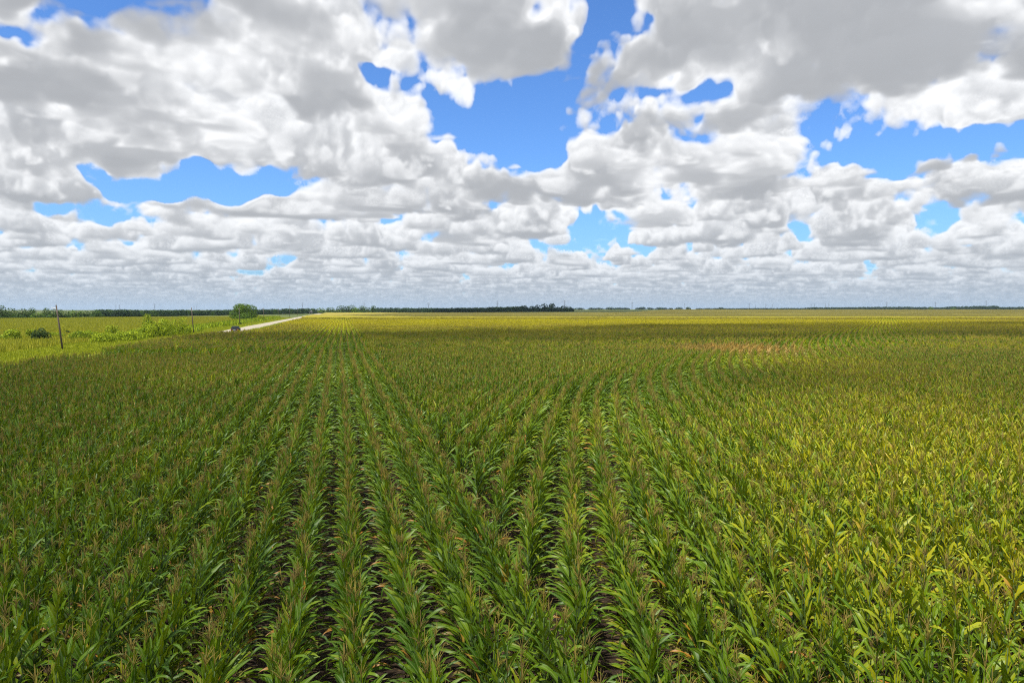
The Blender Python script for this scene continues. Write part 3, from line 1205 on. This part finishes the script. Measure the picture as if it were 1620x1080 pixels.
# ---------------------------------------------------------------- trees and bushes
def crown_faces(mb, rr, lobes, n, size):
    """small leaf clumps through the volume of overlapping lobes (cx,cy,cz,rx,ry,rz)"""
    vol = [l[3] * l[4] * l[5] for l in lobes]
    for _ in range(n):
        l = rr.choices(lobes, vol)[0]
        d = Vector((rr.gauss(0, 1), rr.gauss(0, 1), rr.gauss(0, 1))).normalized()
        q = rr.uniform(0.5, 1.0) ** 0.4
        p = Vector((l[0] + d.x * l[3] * q, l[1] + d.y * l[4] * q, max(l[2] + d.z * l[5] * q, 0.05)))
        s = size * rr.uniform(0.5, 1.3)
        nrm = (d + Vector((rr.gauss(0, .55), rr.gauss(0, .55), rr.gauss(0.2, .55)))).normalized()
        a = nrm.orthogonal().normalized()
        b = nrm.cross(a)
        k = rr.uniform(0, 6.28)
        a, b = a * math.cos(k) + b * math.sin(k), b * math.cos(k) - a * math.sin(k)
        c = rr.random()
        vs = [p - a * s * .5, p + b * s * .33 - a * s * .1, p + a * s * .5, p - b * s * .33 + a * s * .1]
        vs[1] = vs[1] + nrm * s * .12
        mb.add(vs, [(0, 1, 2, 3)], 0, (c, rr.random(), 0))


def lobes_for(rr, w_, h_, n, low=0.12, spread=0.62):
    out = []
    for i in range(n):
        a = 2 * math.pi * i / n + rr.uniform(-.4, .4)
        r = w_ * .5 * spread * rr.uniform(0.3, 1.0)
        cz = h_ * rr.uniform(low + .18, 0.74)
        rad = w_ * .5 * rr.uniform(.36, .55)
        rz = min(h_ * rr.uniform(.22, .34), h_ - cz)
        out.append((r * math.cos(a), r * math.sin(a), cz, rad, rad, max(rz, h_ * .15)))
    out.append((0, 0, h_ * .62, w_ * .34, w_ * .34, h_ * .38))
    out.append((0, 0, h_ * (low + .16), w_ * .46, w_ * .46, h_ * .22))
    out.append((w_ * .1, 0, h_ * (low + .3), w_ * .46, w_ * .42, h_ * .26))
    return out


def tree_meshes(seed, w_, h_, nl, nf, size, mat, low=0.12):
    rr = random.Random(seed)
    lb = lobes_for(rr, w_, h_, nl, low)
    cm = MB()
    crown_faces(cm, rr, lb, nf, size)
    crown = cm.mesh('crown', False, True)
    crown.materials.append(mat)
    tm = MB()
    tr_ = h_ * 0.028
    tm.tube([(0, 0, -.2), (0.02 * w_, 0, h_ * .2), (0, 0.02 * w_, h_ * .45), (0, 0, h_ * .75)], [tr_ * 1.4, tr_, tr_ * .7, tr_ * .25], 7)
    for l in lb[:nl]:
        tm.tube([(0, 0, h_ * .25), (l[0] * .5, l[1] * .5, (h_ * .25 + l[2]) * .55), (l[0], l[1], l[2])], [tr_ * .55, tr_ * .4, tr_ * .15], 5)
    trunk = tm.mesh('trunk', True)
    trunk.materials.append(M_BARK)
    return trunk, crown


def plant_thing(name, meshes, loc, label, cat, group=None, scale=(1, 1, 1), rz=0.0, stems='trunk', crown='crown'):
    o = empty(name, loc, rz)
    obj(stems, meshes[0], None, o)
    obj(crown, meshes[1], None, o)
    o.scale = scale
    return tag(o, label, cat, group)


# the lone round tree by the road
plant_thing('round_tree', tree_meshes(5, 14.8, 9.6, 13, 22000, 0.45, M_OAK, 0.0), at_dist(385.5, 388) + Vector((0, 0, -.2)),
            'broad round bright green tree standing alone beside the gravel road', 'tree')

TREES = [tree_meshes(40 + i, 10, 9, 6, 1100, 0.9, M_TREE, 0.0) for i in range(4)]
LIGHT_TREES = [tree_meshes(60 + i, 10, 9, 6, 1100, 0.9, M_OAK, 0.0) for i in range(2)]
DARK_TREES = [tree_meshes(80 + i, 10, 9, 5, 420, 1.4, M_WOOD, 0.0) for i in range(4)]


def stand(px, dist, wpx, top, meshes, label, group, base_drop=0.0, name='tree'):
    """a tree wpx wide whose top reaches picture row top, dist metres away"""
    loc = at_dist(px, dist)
    wd = wpx / 1080.0 * dist
    ht = (488 - top) / 1080.0 * dist + CAM_H - loc.z
    return plant_thing(name, meshes, loc + Vector((0, 0, -base_drop)), label, 'tree', group, (wd / 10, wd / 10, (ht + base_drop) / 9), RNG.uniform(0, 6.28))


G = 'trees at the left end of the wood'
left_row = [(3, 400, 20, 482.5, TREES[0], 'tall dark tree at the extreme left edge of the picture'),
            (17, 415, 22, 486.5, TREES[1], 'mid green tree second from the left edge, in front of the wood'),
            (36, 408, 26, 487.5, TREES[2], 'broad dark tree third from the left edge with a sunlit top'),
            (50, 470, 16, 486.0, TREES[3], 'small dark tree peeping above the paler shrubs behind the broad dark tree'),
            (60, 440, 26, 494.0, LIGHT_TREES[0], 'low pale green tree in the dip left of the nearest leaning pole'),
            (74, 455, 17, 486.5, TREES[1], 'tall tree just left of the top of the nearest leaning pole'),
            (88, 415, 24, 488.0, TREES[0], 'dark tree directly behind the nearest leaning pole'),
            (103, 420, 18, 491.5, TREES[2], 'rounded tree just right of the nearest leaning pole'),
            (117, 430, 24, 490.0, LIGHT_TREES[1], 'lighter green tree second to the right of the nearest leaning pole'),
            (134, 440, 24, 490.5, TREES[3], 'rounded tree third to the right of the nearest leaning pole'),
            (152, 455, 22, 489.5, TREES[1], 'mid green tree where the left trees merge into the long wood')]
for px, dist, wp, top, ms, lab in left_row:
    stand(px, dist, wp, top, ms, lab, G)

G = 'trees of the cluster left of centre'
mid_cluster = [(508, 905, 14, 486.5, LIGHT_TREES[0], 'low tree at the left end of the central cluster beside the road end'),
               (523, 900, 14, 485.5, TREES[1], 'second tree from the left in the central cluster'),
               (541, 900, 20, 482.8, TREES[0], 'broad dark tree third from the left in the central cluster'),
               (557, 910, 17, 482.0, TREES[2], 'tallest dark tree in the middle of the central cluster'),
               (563, 880, 15, 486.5, LIGHT_TREES[1], 'pale green tree in front of the middle of the central cluster'),
               (572, 915, 13, 483.0, TREES[3], 'dark tree right of the pale one in the central cluster'),
               (581, 905, 12, 485.5, TREES[1], 'low tree second from the right in the central cluster'),
               (591, 900, 11, 483.0, TREES[0], 'upright tree at the right end of the central cluster')]
for px, dist, wp, top, ms, lab in mid_cluster:
    stand(px, dist, wp * 1.25, top, ms, lab, G)

G = 'trees of the cluster near the middle of the horizon'
grove = [(829, 1180, 14, 482.5, DARK_TREES[0], 'leftmost dark tree of the tall grove on the middle horizon'),
         (842, 1190, 12, 483.5, DARK_TREES[1], 'second dark tree from the left of the tall grove'),
         (850, 1180, 10, 481.5, DARK_TREES[2], 'narrow dark tree left of the two tallest in the grove'),
         (861, 1170, 13, 479.5, DARK_TREES[3], 'left one of the two tallest trees in the grove'),
         (873, 1180, 12, 479.0, DARK_TREES[0], 'right one of the two tallest trees in the grove'),
         (883, 1190, 12, 485.0, DARK_TREES[1], 'low rounded tree in the gap near the right of the grove'),
         (893, 1175, 12, 482.5, DARK_TREES[2], 'dark tree second from the right end of the grove'),
         (901, 1185, 9, 484.5, DARK_TREES[3], 'small tree at the right end of the grove')]
for px, dist, wp, top, ms, lab in grove:
    stand(px, dist, wp * 1.35, top, ms, lab, G)

G = 'scattered trees on the right horizon'
far_trees = [(916, 13, 485.8), (937, 12, 486.2), (948, 9, 485.6), (966, 12, 485.2), (979, 12, 485.6), (990, 10, 485.8), (1010, 10, 486.2), (1016, 8, 484.8),
             (1028, 7, 485.3), (1046, 12, 485.0), (1061, 5, 486.0), (1074, 8, 485.2), (1105, 8, 486.3), (1119, 10, 486.2), (1132, 8, 486.0), (1140, 7, 485.4)]
notes = ['just right of the tall grove', 'second group right of the tall grove', 'right of the gap past the tall grove', 'between the grove and the first pylon beyond it',
         'in the middle of the low row left of the pylon', 'beside the pylon right of the tall grove', 'just right of that pylon near the grove', 'taller of the pair right of the pylon near the grove',
         'small one closing the pair right of the pylon', 'broad one left of the lone dark round bush', 'tiny one between two broader trees left of the lone bush', 'nearest on the left of the lone dark bush',
         'first to the right of the lone dark bush', 'second to the right of the lone dark bush', 'third to the right of the lone dark bush', 'tallest to the right of the lone dark bush']
for (px, wp, top), nt_ in zip(far_trees, notes):
    stand(px, 2150, wp * RNG.uniform(1.5, 2.6), top + RNG.uniform(0.0, 0.9), DARK_TREES[RNG.randrange(4)], 'far dark tree, ' + nt_, G)
stand(1088.5, 1650, 11, 485.3, DARK_TREES[1], 'lone dark round bush on the field edge right of centre', 'scattered trees on the right horizon', 0.5)
stand(1472, 2300, 9, 484.8, LIGHT_TREES[0], 'pale yellow green round tree in front of the right horizon woods', 'pale trees before the right horizon woods')
stand(1507.5, 2300, 8, 486.2, LIGHT_TREES[1], 'lower pale green tree right of the yellow green one on the horizon', 'pale trees before the right horizon woods')


def wood(name, label, line, density, meshes, seed):
    """a far-off wood that reads as one mass; line = (px, distance, top row)"""
    rr = random.Random(seed)
    pts, rot, scl, var = [], [], [], []
    for (p0, d0, t0), (p1, d1, t1) in zip(line, line[1:]):
        n = max(1, int(abs(p1 - p0) * density))
        for i in range(n):
            t = (i + rr.random()) / n
            px, dist, top = p0 + (p1 - p0) * t, d0 + (d1 - d0) * t, t0 + (t1 - t0) * t
            dist *= rr.uniform(1.0, 1.05)
            loc = at_dist(px, dist)
            ht = ((488 - top) / 1080.0 * dist + CAM_H - loc.z) * rr.choice((.72, .85, .92, 1.0, 1.0, 1.06))
            wd = ht * rr.uniform(1.0, 1.7)
            pts.append(loc)
            rot.append((0, 0, rr.uniform(0, 6.28)))
            scl.append((wd / 10, wd / 10, ht / 9))
            var.append(rr.randrange(len(meshes)))
    am = []
    for trunk, crown in meshes:
        mb = MB()
        c = crown
        m = c.copy()
        am.append(m)
    o = scatter(name, proto_collection(name + '_kinds', am), [tuple(p) for p in pts], np.array(rot), np.array(scl), np.array(var))
    return tag(o, label, 'wood', kind='stuff')


wood('wood', 'long dark wood across the back of the left fields', [(150, 500, 489.5), (250, 560, 490), (330, 620, 490), (420, 740, 488.5), (500, 860, 487.5)], 0.7, DARK_TREES + TREES[:1], 1)
wood('wood', 'low dark tree line between the central cluster and the tall grove', [(592, 980, 488), (700, 1050, 487.2), (760, 1100, 486), (826, 1170, 484.5), (830, 1200, 486.5), (906, 1210, 487)], 0.8, DARK_TREES, 2)
wood('wood', 'thin bluish woods along the right horizon', [(1135, 2500, 487.2), (1270, 2500, 486.8), (1280, 2500, 485.8), (1340, 2550, 485.6), (1400, 2500, 485.0), (1430, 2500, 484.8), (1490, 2500, 486), (1500, 2350, 484.5), (1575, 2350, 483.3), (1580, 2450, 485.5), (1640, 2450, 484.6), (1720, 2450, 485)], 0.9, DARK_TREES, 3)
wood('wood', 'faint distant woods peeping over the nearer tree line', [(590, 2600, 486.2), (700, 2600, 486.6), (820, 2600, 486.6)], 0.5, DARK_TREES, 4)


def bush(px, dist, wpx, top, mat, label, group, seed, n=700, loose=0.85):
    rr = random.Random(seed)
    loc = at_dist(px, dist)
    wd = wpx / 1080.0 * dist * 1.12
    ht = max(0.5, (488 - top) / 1080.0 * dist + CAM_H) * 1.36
    st = MB()
    lb = []
    k = 7
    for i in range(k):
        a = rr.uniform(0, 6.28)
        r = rr.uniform(.1, .38) * wd
        hh = ht * rr.uniform(.5, .92)
        tip = Vector((r * math.cos(a), r * math.sin(a), hh))
        st.tube([(0, 0, -.1), tip * .5 + Vector((0, 0, hh * .1)), tip], [.05, .035, .012], 4)
        rd = wd * rr.uniform(.16, .26)
        lb.append((tip.x, tip.y, tip.z * .74, rd, rd, hh * .36))
        lb.append((tip.x * 1.15, tip.y * 1.15, tip.z * .34, rd * 1.15, rd * 1.15, hh * .34))
    cm = MB()
    crown_faces(cm, rr, lb, n, max(0.24, wd * .06))
    sm, fm = st.mesh('stems', True), cm.mesh('foliage', False, True)
    sm.materials.append(M_BARK)
    fm.materials.append(mat)
    return plant_thing('bush', (sm, fm), loc, label, 'bush', group, stems='stems', crown='foliage')


G = 'bushes along the ditch left of the road'
bushes = [(20, 131, 36, 525.5, M_BUSH, 'wide pale green bush at the left edge of the picture'),
          (65, 130, 25, 521.5, M_DARKBUSH, 'compact dark green bush left of the nearest pole'),
          (47, 142, 14, 524, M_BUSH, 'pale wispy bush behind the left side of the dark bush'),
          (107, 160, 8, 524.5, M_DARKBUSH, 'thin dark sapling just right of the nearest pole'),
          (129, 132, 30, 527, M_BUSH, 'yellow green bush first to the right of the nearest pole'),
          (163, 128, 32, 529.5, M_BUSH, 'low olive bush with grey twigs second right of the nearest pole'),
          (179, 158, 19, 518, M_BUSH, 'taller bush standing behind the low olive one'),
          (200, 134, 32, 527.5, M_BUSH, 'spreading low bush left of the big pale bush'),
          (222, 150, 26, 520, M_BUSH, 'bush at the left foot of the biggest pale bush'),
          (247, 152, 36, 506, M_BUSH, 'biggest pale feathery bush left of the second pole'),
          (266, 158, 24, 511, M_BUSH, 'feathery bush right of the biggest pale bush'),
          (283, 164, 19, 506, M_BUSH, 'upright bush nearest to the second pole'),
          (90, 142, 22, 528, M_BUSH, 'low pale bush tucked behind the foot of the nearest pole'),
          (147, 146, 24, 525.5, M_BUSH, 'pale bush between the yellow green bush and the olive one'),
          (214, 141, 24, 526, M_BUSH, 'low wide bush in front of the left foot of the biggest pale bush'),
          (236, 147, 22, 517, M_BUSH, 'mid sized bush on the left shoulder of the biggest pale bush'),
          (296, 172, 14, 519, M_BUSH, 'short bush just left of the second pole'),
          (313, 184, 12, 522, M_BUSH, 'small weed bush right behind the second pole'),
          (379, 268, 6, 511, M_DARKBUSH, 'small dark bush at the foot of the third pole'),
          (413, 372, 10, 499.5, M_BUSH, 'small bush beyond the lone round tree by the road'),
          (443, 440, 8, 502, M_BUSH, 'tiny bush beside the road past the lone tree')]
for i, (px, dist, wp, top, mt, lab) in enumerate(bushes):
    bush(px, dist, wp, top, mt, lab, G, 500 + i, 3600 if wp > 20 else 1800)

# ---------------------------------------------------------------- low growth left of the road
def tuft_meshes(seed, n, w_, h_, wid, mat, up=0.35):
    rr = random.Random(seed)
    mb = MB()
    for _ in range(n):
        b = Vector((rr.uniform(-w_, w_) * .5, rr.uniform(-w_, w_) * .5, 0))
        a, q = rr.uniform(0, 6.28), abs(rr.gauss(0, up))
        d = Vector((math.cos(a) * math.sin(q), math.sin(a) * math.sin(q), math.cos(q))) * h_ * rr.uniform(.5, 1.1)
        s = Vector((-math.sin(a), math.cos(a), 0)) * wid * rr.uniform(.6, 1.2)
        c = rr.random()
        mb.add([b - s, b + s, b + d * .7 + s * .7, b + d, b + d * .7 - s * .7], [(0, 1, 2, 3, 4)], 0, (c, rr.random(), 0))
    m = mb.mesh('tuft', False, True)
    m.materials.append(mat)
    return m


def strew(name, label, cat, meshes, pts, smin, smax, seed):
    rg = np.random.default_rng(seed)
    n = len(pts)
    P_ = np.array(pts)
    P3 = np.stack([P_[:, 0], P_[:, 1], ground_z_np(P_[:, 0], P_[:, 1])], 1)
    rot = np.zeros((n, 3))
    rot[:, 2] = rg.uniform(0, 6.28, n)
    sc = rg.uniform(smin, smax, n)
    o = scatter(name, proto_collection(name + '_kinds', meshes), P3, rot, np.stack([sc, sc, sc], 1), rg.integers(0, len(meshes), n))
    return tag(o, label, cat, kind='stuff')


def verge_points():
    rr = random.Random(77)
    out = []
    for _ in range(26000):
        s = 70 + 430 * rr.random() ** 1.6
        u = rr.uniform(-48, -20)
        bend = 0.0 * sstep(-s, -165, -100)
        if -35.2 < u - bend < -26.8 or u > field_edge(s) - 0.5:
            continue
        p = RP * u + RD * s
        out.append((p.x, p.y))
    return out


strew('grass', 'rough green grass on the road verges and in the ditch', 'grass', [tuft_meshes(1 + i, 26, 1.2, 0.42, 0.03, M_TURF) for i in range(3)], verge_points(), .6, 1.5, 5)


def weed_points():
    rr = random.Random(78)
    out = []
    for _ in range(900):
        s = rr.uniform(150, 480)
        u = -44.5 + rr.gauss(0, 1.3)
        p = RP * u + RD * s
        out.append((p.x, p.y))
    return out


strew('weeds', 'band of tall weeds along the ditch left of the road', 'weeds', [tuft_meshes(11 + i, 60, 2.0, 1.25, 0.10, M_BUSH, .5) for i in range(3)], weed_points(), .7, 1.5, 6)


def left_crop_points():
    out = []
    rr = random.Random(79)
    for k in range(0, 420):
        u = -47.5 - k * 0.95
        s = 60.0
        while s < 640:
            p = RP * u + RD * (s + rr.uniform(-.4, .4))
            far = 408 + 0.72 * (p.x + 330) if p.x > -330 else 408
            if p.y > 70 and p.y < far - 6 and p.x > -0.84 * p.y - 8 and p.y < 620:
                # stay in front of the wood
                if (p.x + 152.5) ** 2 + (p.y - 388) ** 2 < 10.5 ** 2 or 0 < 388 - p.y < 26 and abs(p.x / p.y + .393) < .019:
                    pass
                elif p.y < 390 + max(0, (p.x + 300)) * 1.9:
                    out.append((p.x, p.y))
            s += 1.5
    return out


strew('ripening_crop', 'olive and yellow crop in the field left of the road', 'crop', [tuft_meshes(21 + i, 46, 1.7, 1.15, 0.045, M_CROP, .4) for i in range(4)], left_crop_points(), .8, 1.15, 7)

# ---------------------------------------------------------------- utility poles
def utility_pole(px, dist, top, lean, label, arm=True):
    loc = at_dist(px, dist)
    h = (488 - top) / 1080.0 * dist + CAM_H - loc.z
    root = empty('utility_pole', loc, -HEAD)
    pm = MB()
    tip = Vector((lean, 0, h))
    pm.tube([(0, 0, -.5), tip * .5, tip], [.135, .115, .09], 8)
    pm.build('pole', M_POLE, root, smooth=True)
    im = MB()
    im.tube([tip, tip + Vector((0, 0, .10)), tip + Vector((0, 0, .24))], [.03, .06, .035], 6)
    im.build('insulator', M_INSUL, root, smooth=True)
    bm_ = MB()
    b0 = tip * .93
    bm_.bar(b0, b0 + Vector((-.75, 0, .18)), .07)
    bm_.bar(b0 + Vector((0, 0, -.4)), b0 + Vector((-.5, 0, .1)), .05)
    bm_.build('bracket', M_STEEL, root)
    return tag(root, label, 'utility pole', 'utility poles along the road')


M_INSUL = plain('porcelain', (0.35, 0.36, 0.38), 0.3, 0.5)
M_STEEL = plain('galvanised_steel', (0.30, 0.31, 0.33), 0.5, 0.5, 0.4)
poles = [(98.5, 105, 483, -.75, 'nearest wooden utility pole, leaning left at the far left of the corn'),
         (306, 175, 487, -.35, 'wooden utility pole beside the feathery bushes, second nearest'),
         (379, 268, 486.5, 0, 'wooden utility pole standing in front of the lone round tree'),
         (418, 366, 487, -.3, 'wooden utility pole just right of the lone round tree'),
         (442, 470, 487.5, -.3, 'thin utility pole second to the right of the lone round tree'),
         (458.5, 520, 483.5, 0, 'taller thin utility pole third to the right of the lone tree'),
         (471, 640, 486, 0, 'faint utility pole closest to the white roofed shed')]
for a in poles:
    utility_pole(*a)

# ---------------------------------------------------------------- pylons on the horizon
M_PYLON = plain('pylon_steel', (0.16, 0.17, 0.19), 0.6, 0.3, 0.2)
def make_pylon():
    root = empty('pylon', (0, 0, 0))
    lm = MB()
    H = 34.0
    for sx, sy in ((-1, -1), (1, -1), (1, 1), (-1, 1)):
        lm.bar((sx * 3.2, sy * 3.2, -1), (sx * .9, sy * .9, H * .6), .45)
        lm.bar((sx * .9, sy * .9, H * .6), (sx * .25, sy * .25, H), .4)
    for k in range(6):
        t0, t1 = k / 6, (k + 1) / 6
        r0, r1 = 3.2 + (.9 - 3.2) * t0, 3.2 + (.9 - 3.2) * t1
        z0, z1 = H * .6 * t0, H * .6 * t1
        for s in (-1, 1):
            lm.bar((-r0, s * r0, z0), (r1, s * r1, z1), .22)
            lm.bar((r0, s * r0, z0), (-r1, s * r1, z1), .22)
            lm.bar((s * r0, -r0, z0), (s * r1, r1, z1), .22)
    lm.build('tower', M_PYLON, root)
    for z, wd in ((H * .68, 6.0), (H * .82, 7.2), (H * .95, 5.0)):
        am = MB()
        am.bar((-wd, 0, z), (wd, 0, z), .4)
        am.bar((-wd, 0, z), (0, 0, z + 1.8), .25)
        am.bar((wd, 0, z), (0, 0, z + 1.8), .25)
        for s in (-1, 1):
            am.bar((s * wd * .95, 0, z), (s * wd * .95, 0, z - 1.8), .25)
        am.build('crossarm', M_PYLON, root)
    return root


pylons = [(184, 482, 'left one of the pylon pair above the left wood'), (190, 482, 'right one of the pylon pair above the left wood'),
          (245, 480, 'wide topped pylon standing alone above the left wood'), (307.5, 483.5, 'faint pylon just right of the second pole, left of its pair'),
          (312, 483.5, 'faint pylon just right of the second pole, right of its pair'), (479, 478, 'tall pylon above the white roofed shed'),
          (576.5, 479, 'pylon above the central tree cluster'), (678, 478.5, 'pylon over the low tree line between cluster and grove'),
          (786.7, 476, 'pylon over the tree line left of the tall grove'), (893, 475.5, 'pylon rising behind the tall grove'),
          (999.7, 477.5, 'pylon alone on the horizon right of the tall grove'), (1082.6, 480, 'pylon beside the lone dark round bush'),
          (1184.7, 479.5, 'leftmost of four pylons on the right horizon'), (1194.6, 482, 'lower second of four pylons on the right horizon'),
          (1211, 480.5, 'third of four pylons on the right horizon'), (1221, 481, 'rightmost of four pylons on the right horizon'),
          (1282.5, 481, 'first of the two close pylon pairs at right'), (1288, 480.5, 'second in the left close pylon pair at right'),
          (1305, 480.5, 'left one in the right close pylon pair'), (1310.5, 480.5, 'right one in the right close pylon pair'),
          (1402, 477.5, 'pylon alone right of the close pairs'), (1479, 477.5, 'pylon behind the pale yellow green round tree'),
          (1559, 475.5, 'rightmost pylon, above the thick dark wood')]
py0 = None
for px, top, lab in pylons:
    dist = 3500 if px > 520 else 3000
    loc = at_dist(px, dist)
    h = (488 - top) / 1080.0 * dist + CAM_H - loc.z
    if py0 is None:
        py0 = make_pylon()
        o = py0
    else:
        o = copy_tree(py0)
    o.location = loc
    o.rotation_euler = (0, 0, R(20) + RNG.uniform(-.2, .2))
    o.scale = (h / 34 * .9, h / 34 * .9, h / 34)
    tag(o, 'grey lattice ' + lab, 'pylon', 'pylons along the horizon')

# ---------------------------------------------------------------- white roofed shed at the end of the road
def build_shed():
    M_WALL = plain('weathered_boards', (0.10, 0.10, 0.095), 0.8, 0.2)
    M_ROOF = plain('white_sheet_roof', (0.72, 0.73, 0.75), 0.5, 0.4)
    root = empty('shed', at_dist(491.8, 840), R(14))
    wb = MB()
    wb.box((-3.2, -4, 0), (3.2, 4, 4.6))
    wb.add([(-3.2, -4, 4.6), (3.2, -4, 4.6), (0, -4, 6.3), (-3.2, 4, 4.6), (3.2, 4, 4.6), (0, 4, 6.3)], [(0, 1, 2), (5, 4, 3)])
    wb.build('wall', M_WALL, root)
    root.scale = (.62, .62, .62)
    rb = MB()
    for s in (-1, 1):
        rb.add([(s * 3.7, -4.4, 4.4), (0, -4.4, 6.42), (0, 4.4, 6.42), (s * 3.7, 4.4, 4.4), (s * 3.7, -4.4, 4.52), (0, -4.4, 6.56), (0, 4.4, 6.56), (s * 3.7, 4.4, 4.52)],
               [(0, 1, 2, 3), (7, 6, 5, 4), (0, 4, 5, 1), (2, 6, 7, 3), (0, 3, 7, 4)])
    rb.build('roof', M_ROOF, root)
    db = MB()
    db.box((-1.3, -4.08, 0), (1.3, -4.003, 3.4))
    db.build('door', plain('dark_doorway', (0.03, 0.03, 0.03), 0.8, 0.1), root)
    tag(root, 'small shed with a white gabled roof among trees at the road end', 'shed')


build_shed()

# ---------------------------------------------------------------- the car on the road
def build_car():
    M_PAINT = plain('dark_blue_grey_paint', (0.012, 0.021, 0.027), 0.6, 0.1, 0.0, 0.0, 0.1)
    M_GLASS = plain('tinted_glass', (0.008, 0.010, 0.012), 0.4, 0.12, var=0.05)
    M_TYRE = plain('tyre_rubber', (0.02, 0.02, 0.02), 0.9, 0.2)
    M_RIM = plain('alloy_rim', (0.10, 0.10, 0.11), 0.35, 0.5, 0.8)
    M_LAMP = plain('tail_lamp', (0.30, 0.012, 0.01), 0.2, 0.5)
    M_PLATE = plain('number_plate', (0.35, 0.35, 0.35), 0.5, 0.3)
    root = empty('parked_car', along(-28.1, 194) + Vector((0, 0, 0.07)), -HEAD)      # local +Y drives away from the camera
    # half outline (y, z), rear at negative y; sections across give a rounded body
    prof = [(-2.32, .45), (-2.36, .75), (-2.30, 1.02), (-2.10, 1.10), (-1.92, 1.58), (-1.70, 1.72), (-.6, 1.78), (.35, 1.74), (.75, 1.60), (1.25, 1.12), (2.05, 1.00), (2.30, .86), (2.36, .55), (2.30, .38)]
    bot = .36
    halfw = lambda z: .97 if z < 1.05 else .97 - (z - 1.05) * .33
    body = MB()
    vs = []
    for y, z in prof:
        wdt = halfw(z) * (1 - max(0, abs(y) - 1.9) * .16)
        vs += [(-wdt + .05, y, z), (-wdt * .6, y, z + .03), (wdt * .6, y, z + .03), (wdt - .05, y, z)]
    n = len(prof)
    fs = []
    for i in range(n - 1):
        for k in range(3):
            fs.append((i * 4 + k, i * 4 + k + 1, (i + 1) * 4 + k + 1, (i + 1) * 4 + k))
    body.add(vs, fs)
    for s, k in ((-1, 0), (1, 3)):                     # sides, bulged
        sv, sf = [], []
        for y, z in prof:
            wdt = halfw(z) * (1 - max(0, abs(y) - 1.9) * .16)
            zm = max(bot, min(z, 1.05) * .55 + .22)
            sv += [(s * (wdt - .05), y, z), (s * min(.98, halfw(min(z, 1.0)) * (1 - max(0, abs(y) - 1.9) * .16)), y, min(z, 1.02)), (s * .95 * (1 - max(0, abs(y) - 1.9) * .16), y, min(zm, z)), (s * .90, y, bot)]
        for i in range(n - 1):
            for q in range(3):
                f = (i * 4 + q, i * 4 + q + 1, (i + 1) * 4 + q + 1, (i + 1) * 4 + q)
                sf.append(f if s < 0 else tuple(reversed(f)))
        body.add(sv, sf)
    body.build('body', M_PAINT, root, smooth=True)
    rw = MB()
    rw.add([(-.72, -2.125, 1.14), (.72, -2.125, 1.14), (.60, -1.945, 1.56), (-.60, -1.945, 1.56)], [(0, 1, 2, 3)])
    rw.add([(-.72, -2.105, 1.14), (.72, -2.105, 1.14), (.60, -1.925, 1.56), (-.60, -1.925, 1.56)], [(3, 2, 1, 0)])
    rw.build('rear_window', M_GLASS, root)
    ws = MB()
    ws.add([(-.72, 1.27, 1.16), (.72, 1.27, 1.16), (.62, .83, 1.60), (-.62, .83, 1.60)], [(3, 2, 1, 0)])
    ws.build('windscreen', M_GLASS, root)
    for s in (-1, 1):
        for y0, y1 in ((-1.80, -.95), (-.88, -.02), (.05, .92)):
            gm = MB()
            t0 = -1.68 if y0 < -1.5 else y0
            t1 = .62 if y1 > .5 else y1
            gm.add([(s * .985, y0, 1.10), (s * .985, y1, 1.10), (s * .82, t1, 1.56), (s * .82, t0, 1.56)], [(0, 1, 2, 3) if s > 0 else (3, 2, 1, 0)])
            gm.build('side_window', M_GLASS, root)
        for y in (-1.42, 1.42):
            wm = MB()
            x = s * .86
            wm.tube([(x - .11, y, .34), (x - .09, y, .34), (x + .09, y, .34), (x + .11, y, .34)], [.30, .345, .345, .30], 18)
            wo = wm.build('wheel', M_TYRE, root, smooth=True)
            rm = MB()
            rm.tube([(x + s * .10, y, .34), (x + s * .125, y, .34)], [.22, .19], 12)
            rm.build('rim', M_RIM, wo)
        lm = MB()
        lm.box((s * .74 - .14, -2.40, .82), (s * .74 + .14, -2.28, 1.06))
        lm.build('tail_light', M_LAMP, root)
        mm = MB()
        mm.box((s * 1.06 - .10, .78, 1.08), (s * 1.06 + .10, .92, 1.24))
        mm.build('mirror', M_PAINT, root)
    bm_ = MB()
    bm_.box((-.88, -2.46, .42), (.88, -2.30, .66))
    bm_.build('bumper', plain('grey_bumper', (.05, .055, .06), .6, .3), root)
    pm = MB()
    pm.box((-.26, -2.43, .76), (.26, -2.38, .90))
    pm.build('number_plate', M_PLATE, root)
    tag(root, 'dark blue grey car seen from behind on the pale gravel road', 'car')


build_car()


# ---------------------------------------------------------------- the summer air
def build_haze():
    m = D.materials.new('summer_haze')
    m.use_nodes = True
    t = m.node_tree
    t.nodes.clear()
    v = t.nodes.new('ShaderNodeVolumePrincipled')
    v.inputs['Color'].default_value = (0.62, 0.80, 1.0, 1)
    v.inputs['Density'].default_value = 0.00005
    o = t.nodes.new('ShaderNodeOutputMaterial')
    t.links.new(v.outputs[0], o.inputs['Volume'])
    mb = MB()
    mb.box((-9100, -75, -24), (9100, 11050, 50))
    tag(mb.build('haze', m), 'faint blue summer haze lying over the distant land', 'haze', kind='stuff')


build_haze()
